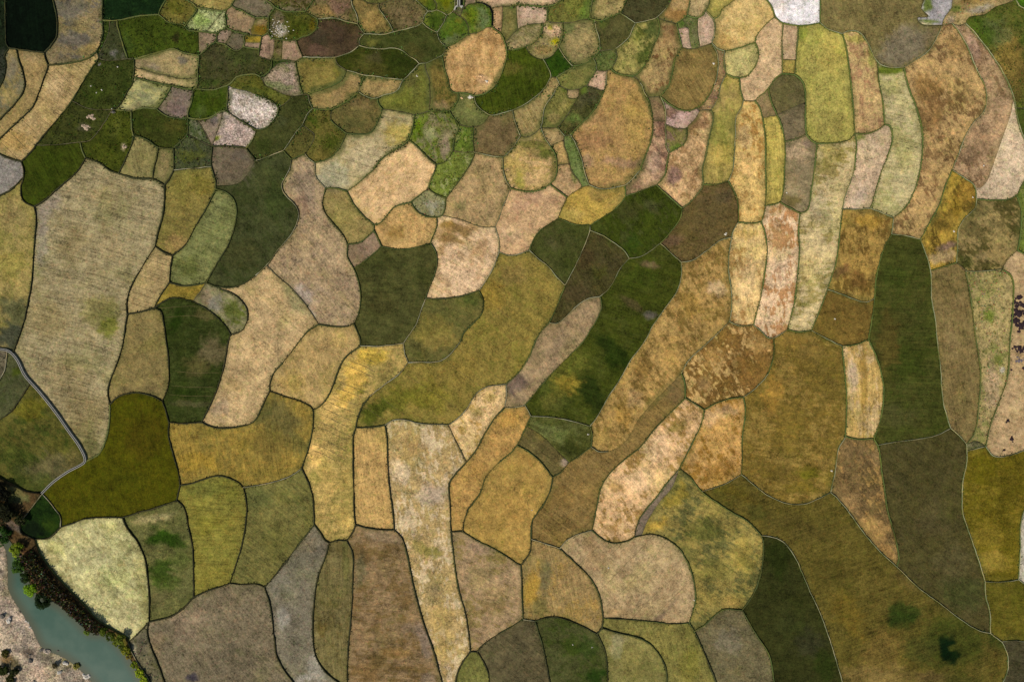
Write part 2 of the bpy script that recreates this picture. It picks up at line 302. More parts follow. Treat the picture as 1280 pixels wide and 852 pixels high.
# ------------------------------------------------------------------ the traced network of field banks
# «@ ox oy s» starts a patch of the survey drawing: pixel = (ox + x / s, oy + y / s).
# d dark grassy bank, l bank with a trodden pale crest, g green bank, f faint furrow bank, c canal, n no bank
NET = """
@ 0 0 4
d 30,0 32,120 38,225 48,243
d 268,0 282,60 290,110 285,190 260,230 225,265
d 225,265 160,258 85,248 48,243
d 48,243 28,280 35,330 22,400 0,440
d 225,265 232,300 243,328 225,390 200,460 165,540 120,585 60,640 0,698
d 85,248 100,310 120,370 128,430 110,480 75,525 0,602
d 243,328 320,322 400,308 450,290 485,262
d 515,0 515,104 518,170 505,225 485,262
d 485,262 497,290 460,345 420,410 360,510 290,600 220,680 150,770 110,808
d 110,808 70,800 0,772
d 110,808 124,852
g 515,104 590,105 640,95
f 552,105 545,170 520,230 497,290
g 590,105 590,130 610,200 640,297
f 497,292 560,305 640,297
f 640,297 672,297
f 363,507 450,545 565,550
f 565,550 500,650 450,705 405,712
f 405,712 290,725 187,728
g 405,712 412,750 430,792
d 430,792 395,852
d 430,792 500,815 548,852
d 640,463 612,515 583,550
d 565,550 583,550
g 583,550 640,560
d 640,775 620,820 605,852
@ 160 0 7.9625
g 0,190 100,165 200,158 315,152
d 315,152 325,110 385,0
g 315,152 365,195 400,225 480,245 560,255 570,270
d 570,270 600,225 690,110 690,85
g 690,85 640,35 570,0
g 690,85 770,92 860,108 940,115 985,100
d 985,100 1035,60 1070,0
d 985,100 970,160 980,225 985,285
d 570,270 590,300 660,315 740,320 820,330 890,335
d 890,335 930,310 985,285
f 778,327 860,225 940,135 955,113
d 890,335 885,390 880,430
n 705,318 710,430 715,555
d 710,560 760,520 830,450 880,430
g 710,560 640,545 560,530 450,490
g 450,490 370,510 250,540 140,575 70,590
d 70,590 68,680 60,770
f 70,685 140,690 250,725 370,750 470,775 560,785 700,780
d 60,775 130,790 240,820 360,845 440,858
g 710,560 700,680 697,780 695,852
d 985,285 1040,305 1110,330 1200,345
f 1050,310 1000,400 965,445
g 880,430 960,445 1010,480 1070,515 1110,510 1150,470
g 1200,345 1155,365 1165,430 1150,470
f 1200,345 1274,355
n 1165,428 1225,428 1274,430
g 1150,475 1274,490
d 1035,60 1060,80 1130,110 1200,145 1274,185
n 1235,347 1225,300 1250,250 1274,185
g 1274,745 1160,750 1080,775 1030,830 1000,852
d 60,770 45,852
@ 160 107 7.9625
d 0,66 45,0
g 0,255 40,262
g 40,262 100,240 180,225 240,230 290,235
d 290,235 340,175 430,30 440,5
d 440,5 520,25 600,40 650,40
g 695,0 680,25 650,40
g 650,40 650,100 630,190 605,260 600,325
d 290,235 340,280 400,310 470,330 540,335 600,325
g 650,40 720,42 860,45 950,15 1000,0
g 1000,0 995,80 990,170 980,250
g 980,250 900,270 860,300 800,330 700,340 600,325
n 1000,10 1050,25 1130,45 1200,60 1274,95
d 980,250 1060,310 1150,370 1274,442
g 40,262 40,350 45,450 62,510
d 62,510 130,515 200,545 260,590 310,622
d 310,622 380,630 455,628
d 600,325 600,400 598,490
d 598,490 540,550 500,590 455,628
d 62,510 40,600 0,690
d 310,622 295,690 275,780 258,852
d 455,628 462,700 460,780 455,852
f 598,490 650,515 740,560 840,605
d 840,605 835,700 835,800 845,852
l 458,830 600,830 700,822 835,810
d 840,605 900,605 1000,605 1100,610 1180,625
g 1180,625 1230,560 1265,500 1274,442
f 690,340 760,450 840,605
f 945,265 930,350 890,470 850,600
d 1180,625 1220,680 1274,745
@ 320 0 7.9625
g 95,0 150,40 195,80
d 195,80 150,140 130,185
g 0,185 60,180 130,185
d 195,80 270,115 340,125 420,125 495,120
d 495,120 540,60 580,0
d 130,185 130,260 125,330 65,365
f 0,355 65,365
d 125,335 160,385 240,400 330,410 400,405
d 400,405 480,370 560,340 600,300 618,250 620,195
g 495,120 550,160 620,195
l 620,195 700,190 820,192 880,215 950,230 1015,245
l 1015,245 1050,300 1080,345
l 1080,345 1035,390 1030,460
l 1030,460 960,515 880,550 795,577
l 795,577 640,578 470,575
d 400,405 430,480 470,575
l 950,0 960,60 1000,140 1018,210 1015,245
l 1080,345 1150,345 1274,350
f 1060,0 1110,30 1190,45 1274,28
l 1220,42 1230,100 1274,155
l 1030,460 1100,480 1180,490 1274,495
l 905,705 1000,730 1075,755 1180,765 1274,778
f 795,577 810,640 905,705
d 395,620 410,700 435,800 440,852
d 470,575 430,600 395,620
d 905,705 880,770 830,820 770,855
d 65,365 45,450 25,560
f 25,560 90,585 160,605
n 185,392 182,500 160,605
n 270,403 265,500 260,605
d 160,605 260,605 330,610 395,620
d 160,605 155,680 110,740 50,770
g 50,770 0,745
n 0,430 50,430
g 0,490 40,495
f 395,620 300,622 210,650 140,720 80,780 50,770
f 50,770 80,830 92,852
d 1075,755 1065,800 1045,852
@ 320 107 7.9625
f 92,0 180,40 280,85 370,110
f 370,110 465,90
d 0,92 100,130 170,170 228,215
f 228,215 300,175 370,110
d 0,444 60,440 130,405 180,350 215,290 228,215
d 440,0 455,50 475,88
d 770,0 700,30 600,60 520,90
f 475,88 520,90
l 520,90 530,150 570,235
l 570,235 520,280 465,395 400,470 340,560 275,650
l 275,650 180,685 90,725 0,747
d 570,235 650,240 760,240
d 760,240 850,195 940,140 1025,70
f 1040,0 1025,70
l 1025,70 1090,110 1160,130 1210,130
d 1210,130 1225,190 1262,240
d 1262,240 1220,340 1150,465
d 1150,465 1050,488 900,480
d 900,480 830,425 770,375 750,350
f 750,350 745,290 760,240
f 465,395 530,445 585,500
f 585,500 520,640 490,680
d 275,650 320,700 355,740
d 355,740 420,710 490,680
l 490,680 530,730 585,768
d 585,768 680,750 760,705 820,640 870,550 900,480
l 355,740 345,800 335,852
l 585,768 588,810 590,852
l 1210,130 1274,100
d 1274,713 1210,780 1152,850
@ 480 0 7.9625
l 315,0 370,50 440,120
l 440,120 480,122 525,105
f 495,0 525,50 525,105
l 525,105 570,125 625,160
l 625,160 680,130 705,80 710,0
l 440,120 395,180 385,235
l 385,235 320,270 220,295 100,325
l 100,325 0,350
l 0,155 50,230 100,325
f 0,28 60,12 110,-10
l 385,235 440,285 530,330
l 625,160 590,240 530,330
l 530,330 545,390 575,435 620,470
d 620,470 700,435 780,385 840,345
f 690,125 760,165
f 760,165 800,200 840,270 840,345
f 705,80 740,110 790,90
d 800,0 795,60 790,90
f 790,90 830,50 915,35
d 915,0 915,35
d 915,35 990,45 1050,80 1075,130 1080,200 1075,275
f 790,90 760,165
f 840,345 900,335 980,310 1020,280
f 1020,280 1075,275
d 580,562 600,680 640,800 650,852
d 1075,275 1120,315 1165,340 1200,420 1220,490 1220,570 1190,680 1150,790 1115,852
l 620,470 610,510 580,560 540,575 430,630 350,640
l 0,495 60,485 130,490 200,520 270,575 320,605 350,640
l 350,640 280,720 195,800
l 0,778 100,790 195,800
l 195,800 175,830 165,852
f 410,645 425,720 455,790 455,852
f 1060,90 1110,75 1200,65 1274,62
f 1185,70 1180,200 1165,340
f 1220,500 1274,503
f 1274,350 1225,410 1200,425
@ 480 107 7.9625
l 165,0 150,40 100,75 0,100
f -10,240 100,250 180,265 305,297
f 305,297 390,275 450,255
f 455,0 460,130 450,255
d 305,297 290,400 265,490 245,545
d 245,545 200,590 100,645 0,715
d 450,255 560,262 650,258
d 650,0 665,50 700,75
d 700,75 760,75 830,85 900,105
d 900,105 980,95 1060,50 1115,0
d 740,77 735,150 700,205 650,258
d 650,258 690,320 745,390
d 745,390 740,440 705,520 690,600 690,650
d 690,650 650,720 610,760 520,790
d 245,545 320,600 400,680 460,745 520,790
l 900,105 910,170 950,230 1050,295
f 1050,295 1000,370 930,405 890,415
f 890,415 820,410 745,390
l 1050,295 1100,300 1180,275 1274,255
d 890,415 885,520 890,660
f 690,650 780,665 890,660
d 890,660 900,680 860,780 820,852
d 520,790 505,852
l 900,680 970,680 1080,705 1180,715
l 1180,715 1240,670 1274,630
l 1180,715 1185,780 1192,852
@ 640 0 7.9625
d 0,60 120,55 220,65 300,72 380,68 450,40 505,0
d 350,70 350,140 348,205
f 348,205 330,230 305,240
f 60,290 140,255 240,238 305,240
n 45,57 50,180 60,290
f 60,290 20,330 0,350
d 305,240 300,320 265,390 210,440 140,470
d 140,470 70,490 0,503
f 348,205 380,225 440,232 505,235
g 505,235 500,330 485,420 462,478
f 140,470 180,540 250,580 310,595
f 310,595 390,565 462,478
f 505,235 600,225 680,205 772,190
g 800,0 785,90 772,190
d 772,190 830,210 890,212 980,175 1075,135
d 1075,135 1110,70 1140,0
l 1075,135 1150,185 1225,235
l 1225,235 1274,225
l 825,210 835,290 860,360 872,430 875,512
d 875,512 800,590 720,640 605,665
l 462,478 520,570 580,640 605,665
f 875,512 940,505 1030,490
l 1030,490 1160,380 1200,290 1225,235
l 310,595 350,660 380,730 385,772
g 605,665 560,705 490,740 440,775
f 385,772 440,775
l 385,772 360,820 345,852
f 1030,490 1045,560 1020,640 985,690
f 985,690 940,710
l 810,585 840,650 835,703
f 835,703 890,710 940,710
d 985,690 1040,735 1120,755 1200,762
d 1200,762 1240,745 1274,715
f 1200,762 1250,790 1274,830
l 440,775 460,820 475,852
d 835,703 800,760 735,852
l 940,710 940,770 930,852
@ 800 0 7.9625
l 0,225 80,210 150,190 200,150 250,95 290,45 310,0
d 170,185 190,250 190,320 165,390 130,450 110,540 60,630 0,715
g 495,0 485,80 465,160
d 465,160 430,190 360,240
f 180,185 260,210 360,240
g 690,0 685,50 650,110
d 650,110 620,155 560,185 500,170 465,160
d 940,0 880,50 825,85 800,140 765,180 730,195
l 650,110 690,155 730,195
n 580,180 575,300 600,470
l 730,195 745,270 735,360 710,435
f 710,435 600,470 515,492 415,475
d 360,240 380,320 415,475
n 378,292 475,280 490,380 515,492
d 415,475 345,590 328,680 290,852
l 710,435 750,510 775,590 775,680 760,780 735,852
l 840,515 830,600 855,740
l 855,740 820,810 800,852
l 710,435 770,490 840,515
d 840,515 900,505 1000,475 1140,430
d 1140,430 1160,360 1220,280 1274,225
d 1140,430 1170,490 1175,580 1130,690 1060,760 985,785
d 855,740 910,770 985,785
d 985,785 990,820 990,852
d 0,830 20,852
@ 640 107 7.9625
l 345,0 280,75 200,140 100,205 10,248
l 10,248 0,254
l 10,248 30,360 60,450 85,505
f 85,505 150,515 220,480 285,420
l 475,0 440,30 420,80 340,190 310,290 300,370 285,420
l 85,505 50,560 0,625
f 470,0 500,20 555,45
f 555,45 600,47 665,35 735,5
f 555,45 555,118 640,128 665,105
f 665,105 665,35
f 455,420 570,270 640,150 665,105
d 935,0 900,90 850,190 780,290 700,370 600,470
f 520,505 580,490 600,470
l 455,420 500,480 520,505
f 735,5 800,20 895,50 912,50
l 285,420 330,530 380,605
f 380,605 440,575 520,540
f 285,420 360,425 455,420
d 380,605 430,690 447,790
f 447,790 570,780
f 520,505 520,600 550,680 575,790 590,852
l 580,490 640,600 690,730 720,852
d 447,790 450,852
@ 800 107 7.9625
l 20,0 40,75 70,118
d 70,118 100,200 120,300 125,420 110,540 60,680 0,844
f 70,118 200,115
d 285,0 250,50 200,115
l 200,115 240,200 255,300
f 122,350 252,355
l 255,300 250,390 255,480 260,600 288,668
d 288,668 270,760 258,852
d 200,115 270,175 370,235 460,255 540,240 620,190 680,110 710,60 735,0
f 595,250 550,330 480,400 462,430
f 252,385 300,410 370,430 462,430
l 800,0 780,110 740,190 705,245
f 595,250 650,245 705,245
f 560,232 595,250
d 462,430 465,510 440,580 380,620 288,668
g 705,245 725,310 715,410 690,500 660,660 620,852
d 990,0 1000,60 1025,150
l 1025,150 1010,220 960,300 945,380 945,480 940,600 930,750 915,852
f 1025,150 1080,155 1140,155
d 1140,155 1190,230 1215,330 1235,450 1245,600 1250,852
d 1140,155 1180,110 1240,70 1274,30
f 1215,325 1274,312
@ 960 0 4
d -10,0 20,45 32,88
d 32,88 0,112
d 32,88 70,118 150,132
d 150,132 200,128 258,118
d 258,0 258,118
g 72,120 68,230 70,300 70,370
g 150,132 142,250 130,377
f 70,300 137,300
d 70,370 130,377
d 70,370 40,390 10,430 0,445
d 130,377 165,405 182,450 185,510 185,600 190,675
d 0,445 5,480 25,540 50,590 70,640 82,710
f 45,575 120,540 184,515
g 82,710 140,695 190,675
f 0,582 45,575
d 82,710 84,780 80,852
d 190,675 215,705 242,720
d 242,720 238,780 230,852
l 258,118 300,150 370,172
d 370,172 390,250 410,400 425,550 430,670
d 242,720 300,718 370,712 410,695 430,670
l 370,172 400,158 440,160 470,178 500,225 530,290 560,325 610,340 675,340
d 545,310 550,400 570,500 578,580 580,625
d 430,670 500,668 550,650 580,625
l 675,340 740,300 800,255 850,170 868,128
f 780,0 765,45 800,85 745,92 765,122 868,128
f 920,0 915,40 880,90 868,128
d 675,340 700,440 735,530 765,640 770,740 758,852
d 580,625 605,630 620,690 600,770 570,852
d 430,670 440,720 435,790 430,852
l 915,120 950,160 1000,250 1040,350 1080,430 1090,500 1075,560 1020,620 980,690 950,770 920,852
f 868,128 915,120
l 985,120 1040,180 1110,270 1180,380 1225,490 1245,600 1280,700
f 915,120 950,130 985,120
n 1225,500 1215,560 1185,650 1150,750 1115,852
f 985,120 1000,90 1080,75 1130,40 1200,15 1230,0
f 1232,540 1280,545
l 1235,0 1250,30 1280,50
@ 0 213 4
d 124,0 122,35
d 122,35 60,95 0,128
d 395,0 300,85 220,155 175,182
d 122,35 108,90 115,145 145,170 175,182
d 175,182 185,240 178,330 170,450 160,570 140,680 120,770 90,852
d 548,0 590,15 680,40 765,42
d 765,42 800,60 825,75
d 605,0 597,15
d 770,0 765,42
d 875,0 850,40 825,75
d 825,75 825,150 815,230 790,320 778,380
d 778,380 740,440 690,520 650,600 635,680 640,720
d 640,720 630,780 620,852
d 1065,0 1080,60 1080,95
d 1080,95 1040,180 980,280 930,370 865,425
d 778,380 830,415 865,425
d 865,425 855,490 850,560
d 850,560 815,610 790,650 775,688
d 640,720 710,705 775,688
d 1080,95 1130,110 1170,145 1185,200 1175,280 1145,370 1090,460 1035,560
d 850,560 900,575 960,575 1035,560
n 1080,78 1200,60 1285,-45
d 1035,560 1080,580 1160,585 1220,565 1280,525
f 1025,565 1000,610 965,655
d 775,688 810,660 850,640 900,638 965,655
d 1090,590 1150,610 1200,640 1235,690 1238,750 1210,800 1155,820
d 965,655 1030,690 1100,745 1140,790 1155,820
d 775,688 805,700 820,760 832,852
d 1155,820 1145,852
@ 320 213 4
l 165,0 130,75 145,120 190,165 215,210 205,270 170,330 110,400 60,470 0,525
l 295,0 305,40 350,90
d 350,90 335,150 340,200 390,270 440,330 460,370
f 55,475 110,530 170,580 240,660 290,730 315,770
d 350,90 400,90 455,105
d 455,105 500,75 550,30 590,0
d 455,105 490,170 540,230 590,272
d 460,370 520,360 560,330 590,300 590,272
g 895,0 870,60 860,92
d 860,92 810,130 775,160
d 775,160 690,185 660,220 620,265 590,272
d 590,300 610,340 628,380
d 490,490 560,440 628,380
d 460,370 458,430 490,490
d 490,490 515,560 525,630 515,710 490,765
d 775,160 800,200 850,230 905,235
d 905,235 905,280 885,330 872,365
d 628,380 700,395 780,390 872,365
d 1050,0 1010,60 950,140
d 860,92 900,120 950,140
d 950,140 945,190 930,225 905,235
l 1235,0 1250,50 1272,90
l 1272,90 1240,170 1210,250 1195,280
f 930,225 1020,245 1100,275 1150,285 1195,280
d 872,365 900,410 905,470 885,540 860,600 850,640
l 1195,280 1215,350 1215,410
l 1215,410 1190,480 1150,550 1115,600
d 850,640 930,642 1020,630 1115,600
l 850,640 830,690 800,770 745,852
d 1115,600 1135,650 1130,710 1080,770 1040,810 1025,852
l 1215,410 1280,425
d 490,765 450,780 380,780 315,770
d 315,770 270,795 220,852
d 490,765 510,810 525,852
@ 640 213 4
d -8,90 40,102 90,108 150,95 190,70
d 224,0 215,40 190,70
f 297,0 340,60 350,85
d 190,70 240,110 275,135
d 275,135 310,110 350,85
l 360,0 385,75
f 350,85 385,75
l 385,75 450,95 500,90 565,76
l 565,76 600,45 640,0
d 565,76 568,130
d 568,130 530,180 460,230 390,275
d 390,275 320,272 230,240
d 275,135 250,190 230,240
d 770,0 750,45 720,75
d 720,75 640,105 568,130
g 950,0 955,70 940,100 900,150 850,190
d 720,75 780,130 850,190
d 850,190 840,240 790,310 740,365
l 740,365 680,410 630,435 585,440
l 390,300 450,325 520,370 560,400 585,440
l 390,275 390,300
d 230,240 190,265 130,310 105,350 88,400
l 88,400 130,440 190,490 230,540 265,575
l 0,425 88,400
l 390,300 360,380 320,470 265,575
l 585,440 540,490 510,550 475,600 440,630
l 440,630 380,640 320,680 260,740 220,765 185,760
d 265,575 240,640 210,710 185,760
d 440,630 448,680 430,730 390,800 360,852
d 185,760 150,800 120,852
l 740,365 790,410 845,460
l 845,460 845,530 825,600 770,680 700,780 665,852
d 955,70 1020,72 1080,55
d 1080,55 1110,110 1130,180 1130,260
l 1098,335 1050,345 960,410 900,450 845,460
l 1130,260 1100,315 1098,335
l 1105,0 1080,55
d 1265,0 1268,90 1262,200 1245,258
d 1130,260 1190,265 1245,258
l 1098,335 1085,410 1080,490 1095,600 1095,700 1085,755
l 1085,755 1040,800 985,852
d 1245,258 1262,310 1275,400 1260,530 1240,640 1205,770
l 1085,755 1130,775 1180,775 1205,770
l 1205,770 1240,800 1285,838
@ 960 213 4
d 80,0 75,100 60,160
d 60,160 30,170 -16,178
d 230,0 215,100 195,200
d 60,160 100,185 158,215
d 195,200 158,215
d 158,215 150,300 155,400 145,520 130,660 95,795
l 5,838 40,830 95,795
l 430,0 410,60 380,150 370,195
d 370,195 355,330 340,450 300,580 260,690 215,800
d 95,795 150,808 215,800
d 565,0 540,90 510,190
l 370,195 440,195 510,190
d 755,0 730,100 680,190 625,238
l 510,190 570,215 625,238
l 625,238 615,320
d 615,320 580,380 550,480 535,560 530,640
l 297,595 370,620 430,645 490,658 530,640
d 530,640 520,720 495,845
l 215,800 260,825 318,855
l 615,320 680,325 760,345
l 760,345 790,430 810,510 815,640 835,760 842,852
d 915,0 880,90 850,180 800,270 760,345
l 918,0 980,40 1030,80 1040,145
l 1040,145 1030,190 980,240 950,290 945,380 940,460
d 808,500 880,480 940,460
d 1040,145 1130,150 1200,145 1240,125
d 1240,125 1280,50
n 1115,0 1095,50 1060,88 1030,85
d 1240,125 1262,200 1260,300 1245,400
f 1245,400 1200,440 1165,495
l 985,505 1050,505 1110,500 1165,495
f 940,460 965,480 985,505
d 1245,400 1280,420
d 1165,495 1205,520 1222,560 1220,700 1207,852
g 985,505 1000,590 1020,700 1038,852
@ 0 426 4
c 0,40 50,50 90,90 130,170 200,250 280,350 350,450 400,520 430,580 432,600 340,655 270,705 215,760
l 215,760 145,852
d 90,0 68,60
l 0,200 30,140 42,50
d 0,395 60,350 110,280 160,205
d 620,0 600,80 560,180 542,250 552,315
g 552,315 550,400 535,480 500,560 432,600
d 552,315 600,275 680,258 750,270 815,300
d 835,0 845,100 845,220 815,300
d 1143,0 1120,130 1080,260 1010,405
d 815,300 835,360 848,405
d 848,405 920,412 1010,405
d 848,405 845,470 870,570 895,660 903,720
d 903,720 885,795
d 885,795 830,815 740,845 700,852
d 1010,405 1050,425 1110,435 1180,430 1250,415 1280,392
d 903,720 960,710 1020,690 1090,672 1150,685 1200,710 1218,730
l 1218,730 1280,722
d 1218,730 1232,790 1235,852
d 885,795 915,820 930,852
l 215,760 250,800 290,852
f 0,680 60,710 140,750 215,760
@ 320 426 4
d 218,0 150,90 90,160 72,210 70,250
d 70,250 40,310 0,392
d 70,250 140,275 220,300 270,325 288,345
d 288,345 320,325 360,280 390,210 415,140 450,80 522,25
d 522,0 522,25
l 522,25 620,25 737,12
l 745,0 737,12
l 737,12 745,60 762,108
l 762,108 720,160 640,220 570,275
d 570,275 530,330 505,400 500,432
d 288,345 285,430 265,530 230,637
l 230,637 180,670 100,700 0,720
d 230,637 265,710 285,780 290,852
d 500,432 570,430 645,420
d 500,432 488,480 487,600 490,760 492,852
d 645,420 655,480 660,620 670,750 685,852
l 645,420 690,395 760,395 810,410 870,415 962,418
l 762,108 830,105 900,105 950,85 990,45 1025,0
l 962,418 1010,385 1060,330 1100,265 1150,230 1250,215
f 962,418 1000,500 1052,605
l 1250,215 1252,260 1245,330
d 1245,330 1190,390 1140,470 1100,545 1052,605 985,680 965,720 968,780 972,852
d 1250,215 1280,187
l 1245,330 1280,332
d 1280,552 1200,620 1150,680 1120,760 1050,852
@ 640 426 4
d 115,0 90,70 40,150 0,190
d 355,0 290,70 200,160 130,240 65,320
l 0,332 65,320
l 65,320 95,375
d 95,375 60,450 25,520
d 25,520 0,553
l 95,375 180,378 280,395 390,425
l 663,0 590,100 540,190 480,280 430,370 390,425
d 390,425 400,470 395,528
n 75,425 150,470 220,540 285,605
d 395,528 340,570 285,605
d 25,520 80,550 140,600 180,650 203,680
d 285,605 250,650 203,680
d 203,680 190,750 160,810 130,852
l 395,528 430,550 480,552
n 480,552 540,525 590,470 620,410 700,310 770,240 845,162
l 988,0 930,50 880,100 845,162
d 845,162 860,200 866,285
d 866,285 800,350 720,430 640,530 550,600 490,660 450,720 430,790 418,852
d 866,285 900,305 960,345
d 960,345 950,400 900,510 835,635
d 835,635 780,700 720,780 660,852
d 960,345 1010,315 1080,290 1155,280
l 1155,280 1210,240 1260,190 1280,163
d 1155,280 1165,350 1150,480 1148,600 1145,665
l 1145,665 1060,715 945,750
d 835,635 890,680 920,720 945,750
l 1145,665 1210,720 1280,772
d 945,750 1000,790 1075,840 1095,852
n 840,640 800,730 740,800 705,852
@ 960 426 4
l 315,0 368,25
d 28,-12 25,80 0,163
d 368,25 378,130 390,270 388,400 385,477
d 505,-8 540,80 572,200 575,280 560,390 527,487
d 385,477 450,490 527,487
l 385,477 350,540 335,640 310,755
l 310,755 250,785 190,810 120,815 50,795 0,772
l 310,755 350,790 400,852
d 527,487 550,530 565,640 580,740 597,852
l 543,520 620,505 740,490 840,470 908,435
l 842,0 860,140 870,290 895,390 908,435
l 908,435 950,470 990,515
l 990,515 990,600 970,700 968,780 970,852
g 1038,0 1060,150 1050,330 1030,460 990,515
g 1207,0 1195,180 1150,310 1110,420 1085,520
l 990,550 1085,530
l 1085,530 1120,572 1180,575 1280,545
f 990,515 1040,502 1085,520
g 1085,520 1085,530
d 368,25 430,20 500,-8
@ 0 639 4
l 145,0 105,50
l 290,0 305,20 307,75
d 105,50 110,100 150,125 180,137
d 180,137 250,130 307,75
d 307,75 360,60 430,35 520,28 615,28
d 615,28 660,15 700,0
d 615,28 640,85 690,150 725,230 740,320 748,430 748,548
d 748,548 700,600 645,650
g 180,137 200,200 260,290 330,370 420,460 490,540 590,600 640,630 645,650
d 930,0 945,80 965,180 970,300 970,425
d 970,425 920,480 850,525 748,548
d 1235,0 1215,150 1180,270 1150,358
d 970,425 1040,395 1150,358
d 1150,358 1220,362 1280,360
d 748,548 738,600 760,680 800,780 825,852
l 645,650 660,690 690,750 730,810 755,852
n 0,170 18,215 25,300 30,400 100,520 150,600 200,690 310,740 400,810 440,852
n 0,110 60,185 90,230 110,300 170,420 280,470 370,540 440,610 520,620 600,690 660,780 700,852
@ 320 639 4
d 290,0 292,65
d 292,65 320,100 350,145 368,155
d 292,65 240,130 150,250 60,360 45,375
d 0,360 45,375
d 368,155 350,220 310,330 290,470 285,600 300,720 350,800 415,852
d 45,375 75,480 95,650 105,720 150,800 190,852
d 368,155 410,143 455,143
d 455,143 480,110 498,65
d 492,0 498,65
d 498,65 560,80 640,90 692,90
d 685,0 692,90
d 455,143 485,210 485,350 475,550 462,680 458,852
d 692,90 730,130 760,230 790,380 840,560 890,700 930,852
d 972,0 975,100
d 975,103 1033,98
d 1060,-12 1040,50 1033,98
d 975,100 990,230 1010,370 1050,520 1068,640 1073,698
d 1033,98 1100,140 1200,190 1280,240
d 1105,698 1150,650 1210,610 1280,570
d 1073,698 1040,740 1010,800 998,852
d 1105,698 1140,750 1165,820 1168,852
d 1073,698 1105,698
@ 640 639 4
d 130,0 100,50 95,135
l 95,135 170,160 238,183
d 95,135 90,200 45,265
d 45,265 20,255 0,240
l 238,183 270,145 330,110 400,92
d 418,0 400,92
d 400,92 430,120 480,150 530,155 590,140 610,125
d 660,0 630,50 610,125
n 705,0 670,60 650,118
d 610,125 700,112 760,130 830,180 880,260 910,360 915,450 885,555
d 238,183 300,240 390,330 440,430 455,530
d 455,530 450,580
d 45,265 50,400 55,535
d 55,535 0,570
l 55,535 115,545
d 115,545 190,525 280,540 360,575 425,610
d 425,610 450,580
d 115,545 150,660 190,852
d 425,610 460,680 475,760 478,852
d 455,530 560,535 700,548 800,558 885,555
d 450,580 530,605 620,625 690,660 745,730 772,800 773,852
d 885,555 910,595
d 910,595 950,680 1020,852
d 910,595 960,565 1050,490 1150,490
d 1150,490 1200,580 1280,705
d 1095,0 1180,50 1245,118
d 1245,118 1255,150 1250,260 1215,390 1150,490
l 1245,118 1280,122
@ 960 639 4
l 0,122 60,140 110,190 150,260 200,380 260,510 320,680 370,852
d 0,710 20,780 28,852
l 400,0 480,110 560,200 640,272
d 597,0 620,80 650,210 650,245 640,272
l 640,272 740,370 860,460 980,550 1060,595 1108,605
l 970,0 1000,100 1050,240 1082,348
l 1082,348 1085,420 1105,500 1108,605
l 1082,348 1160,350 1250,338
l 1275,0 1258,200 1250,338
l 1250,338 1280,360
l 1108,605 1165,648
l 1165,648 1220,642 1280,648
l 1165,648 1190,700 1195,790 1170,852
"""

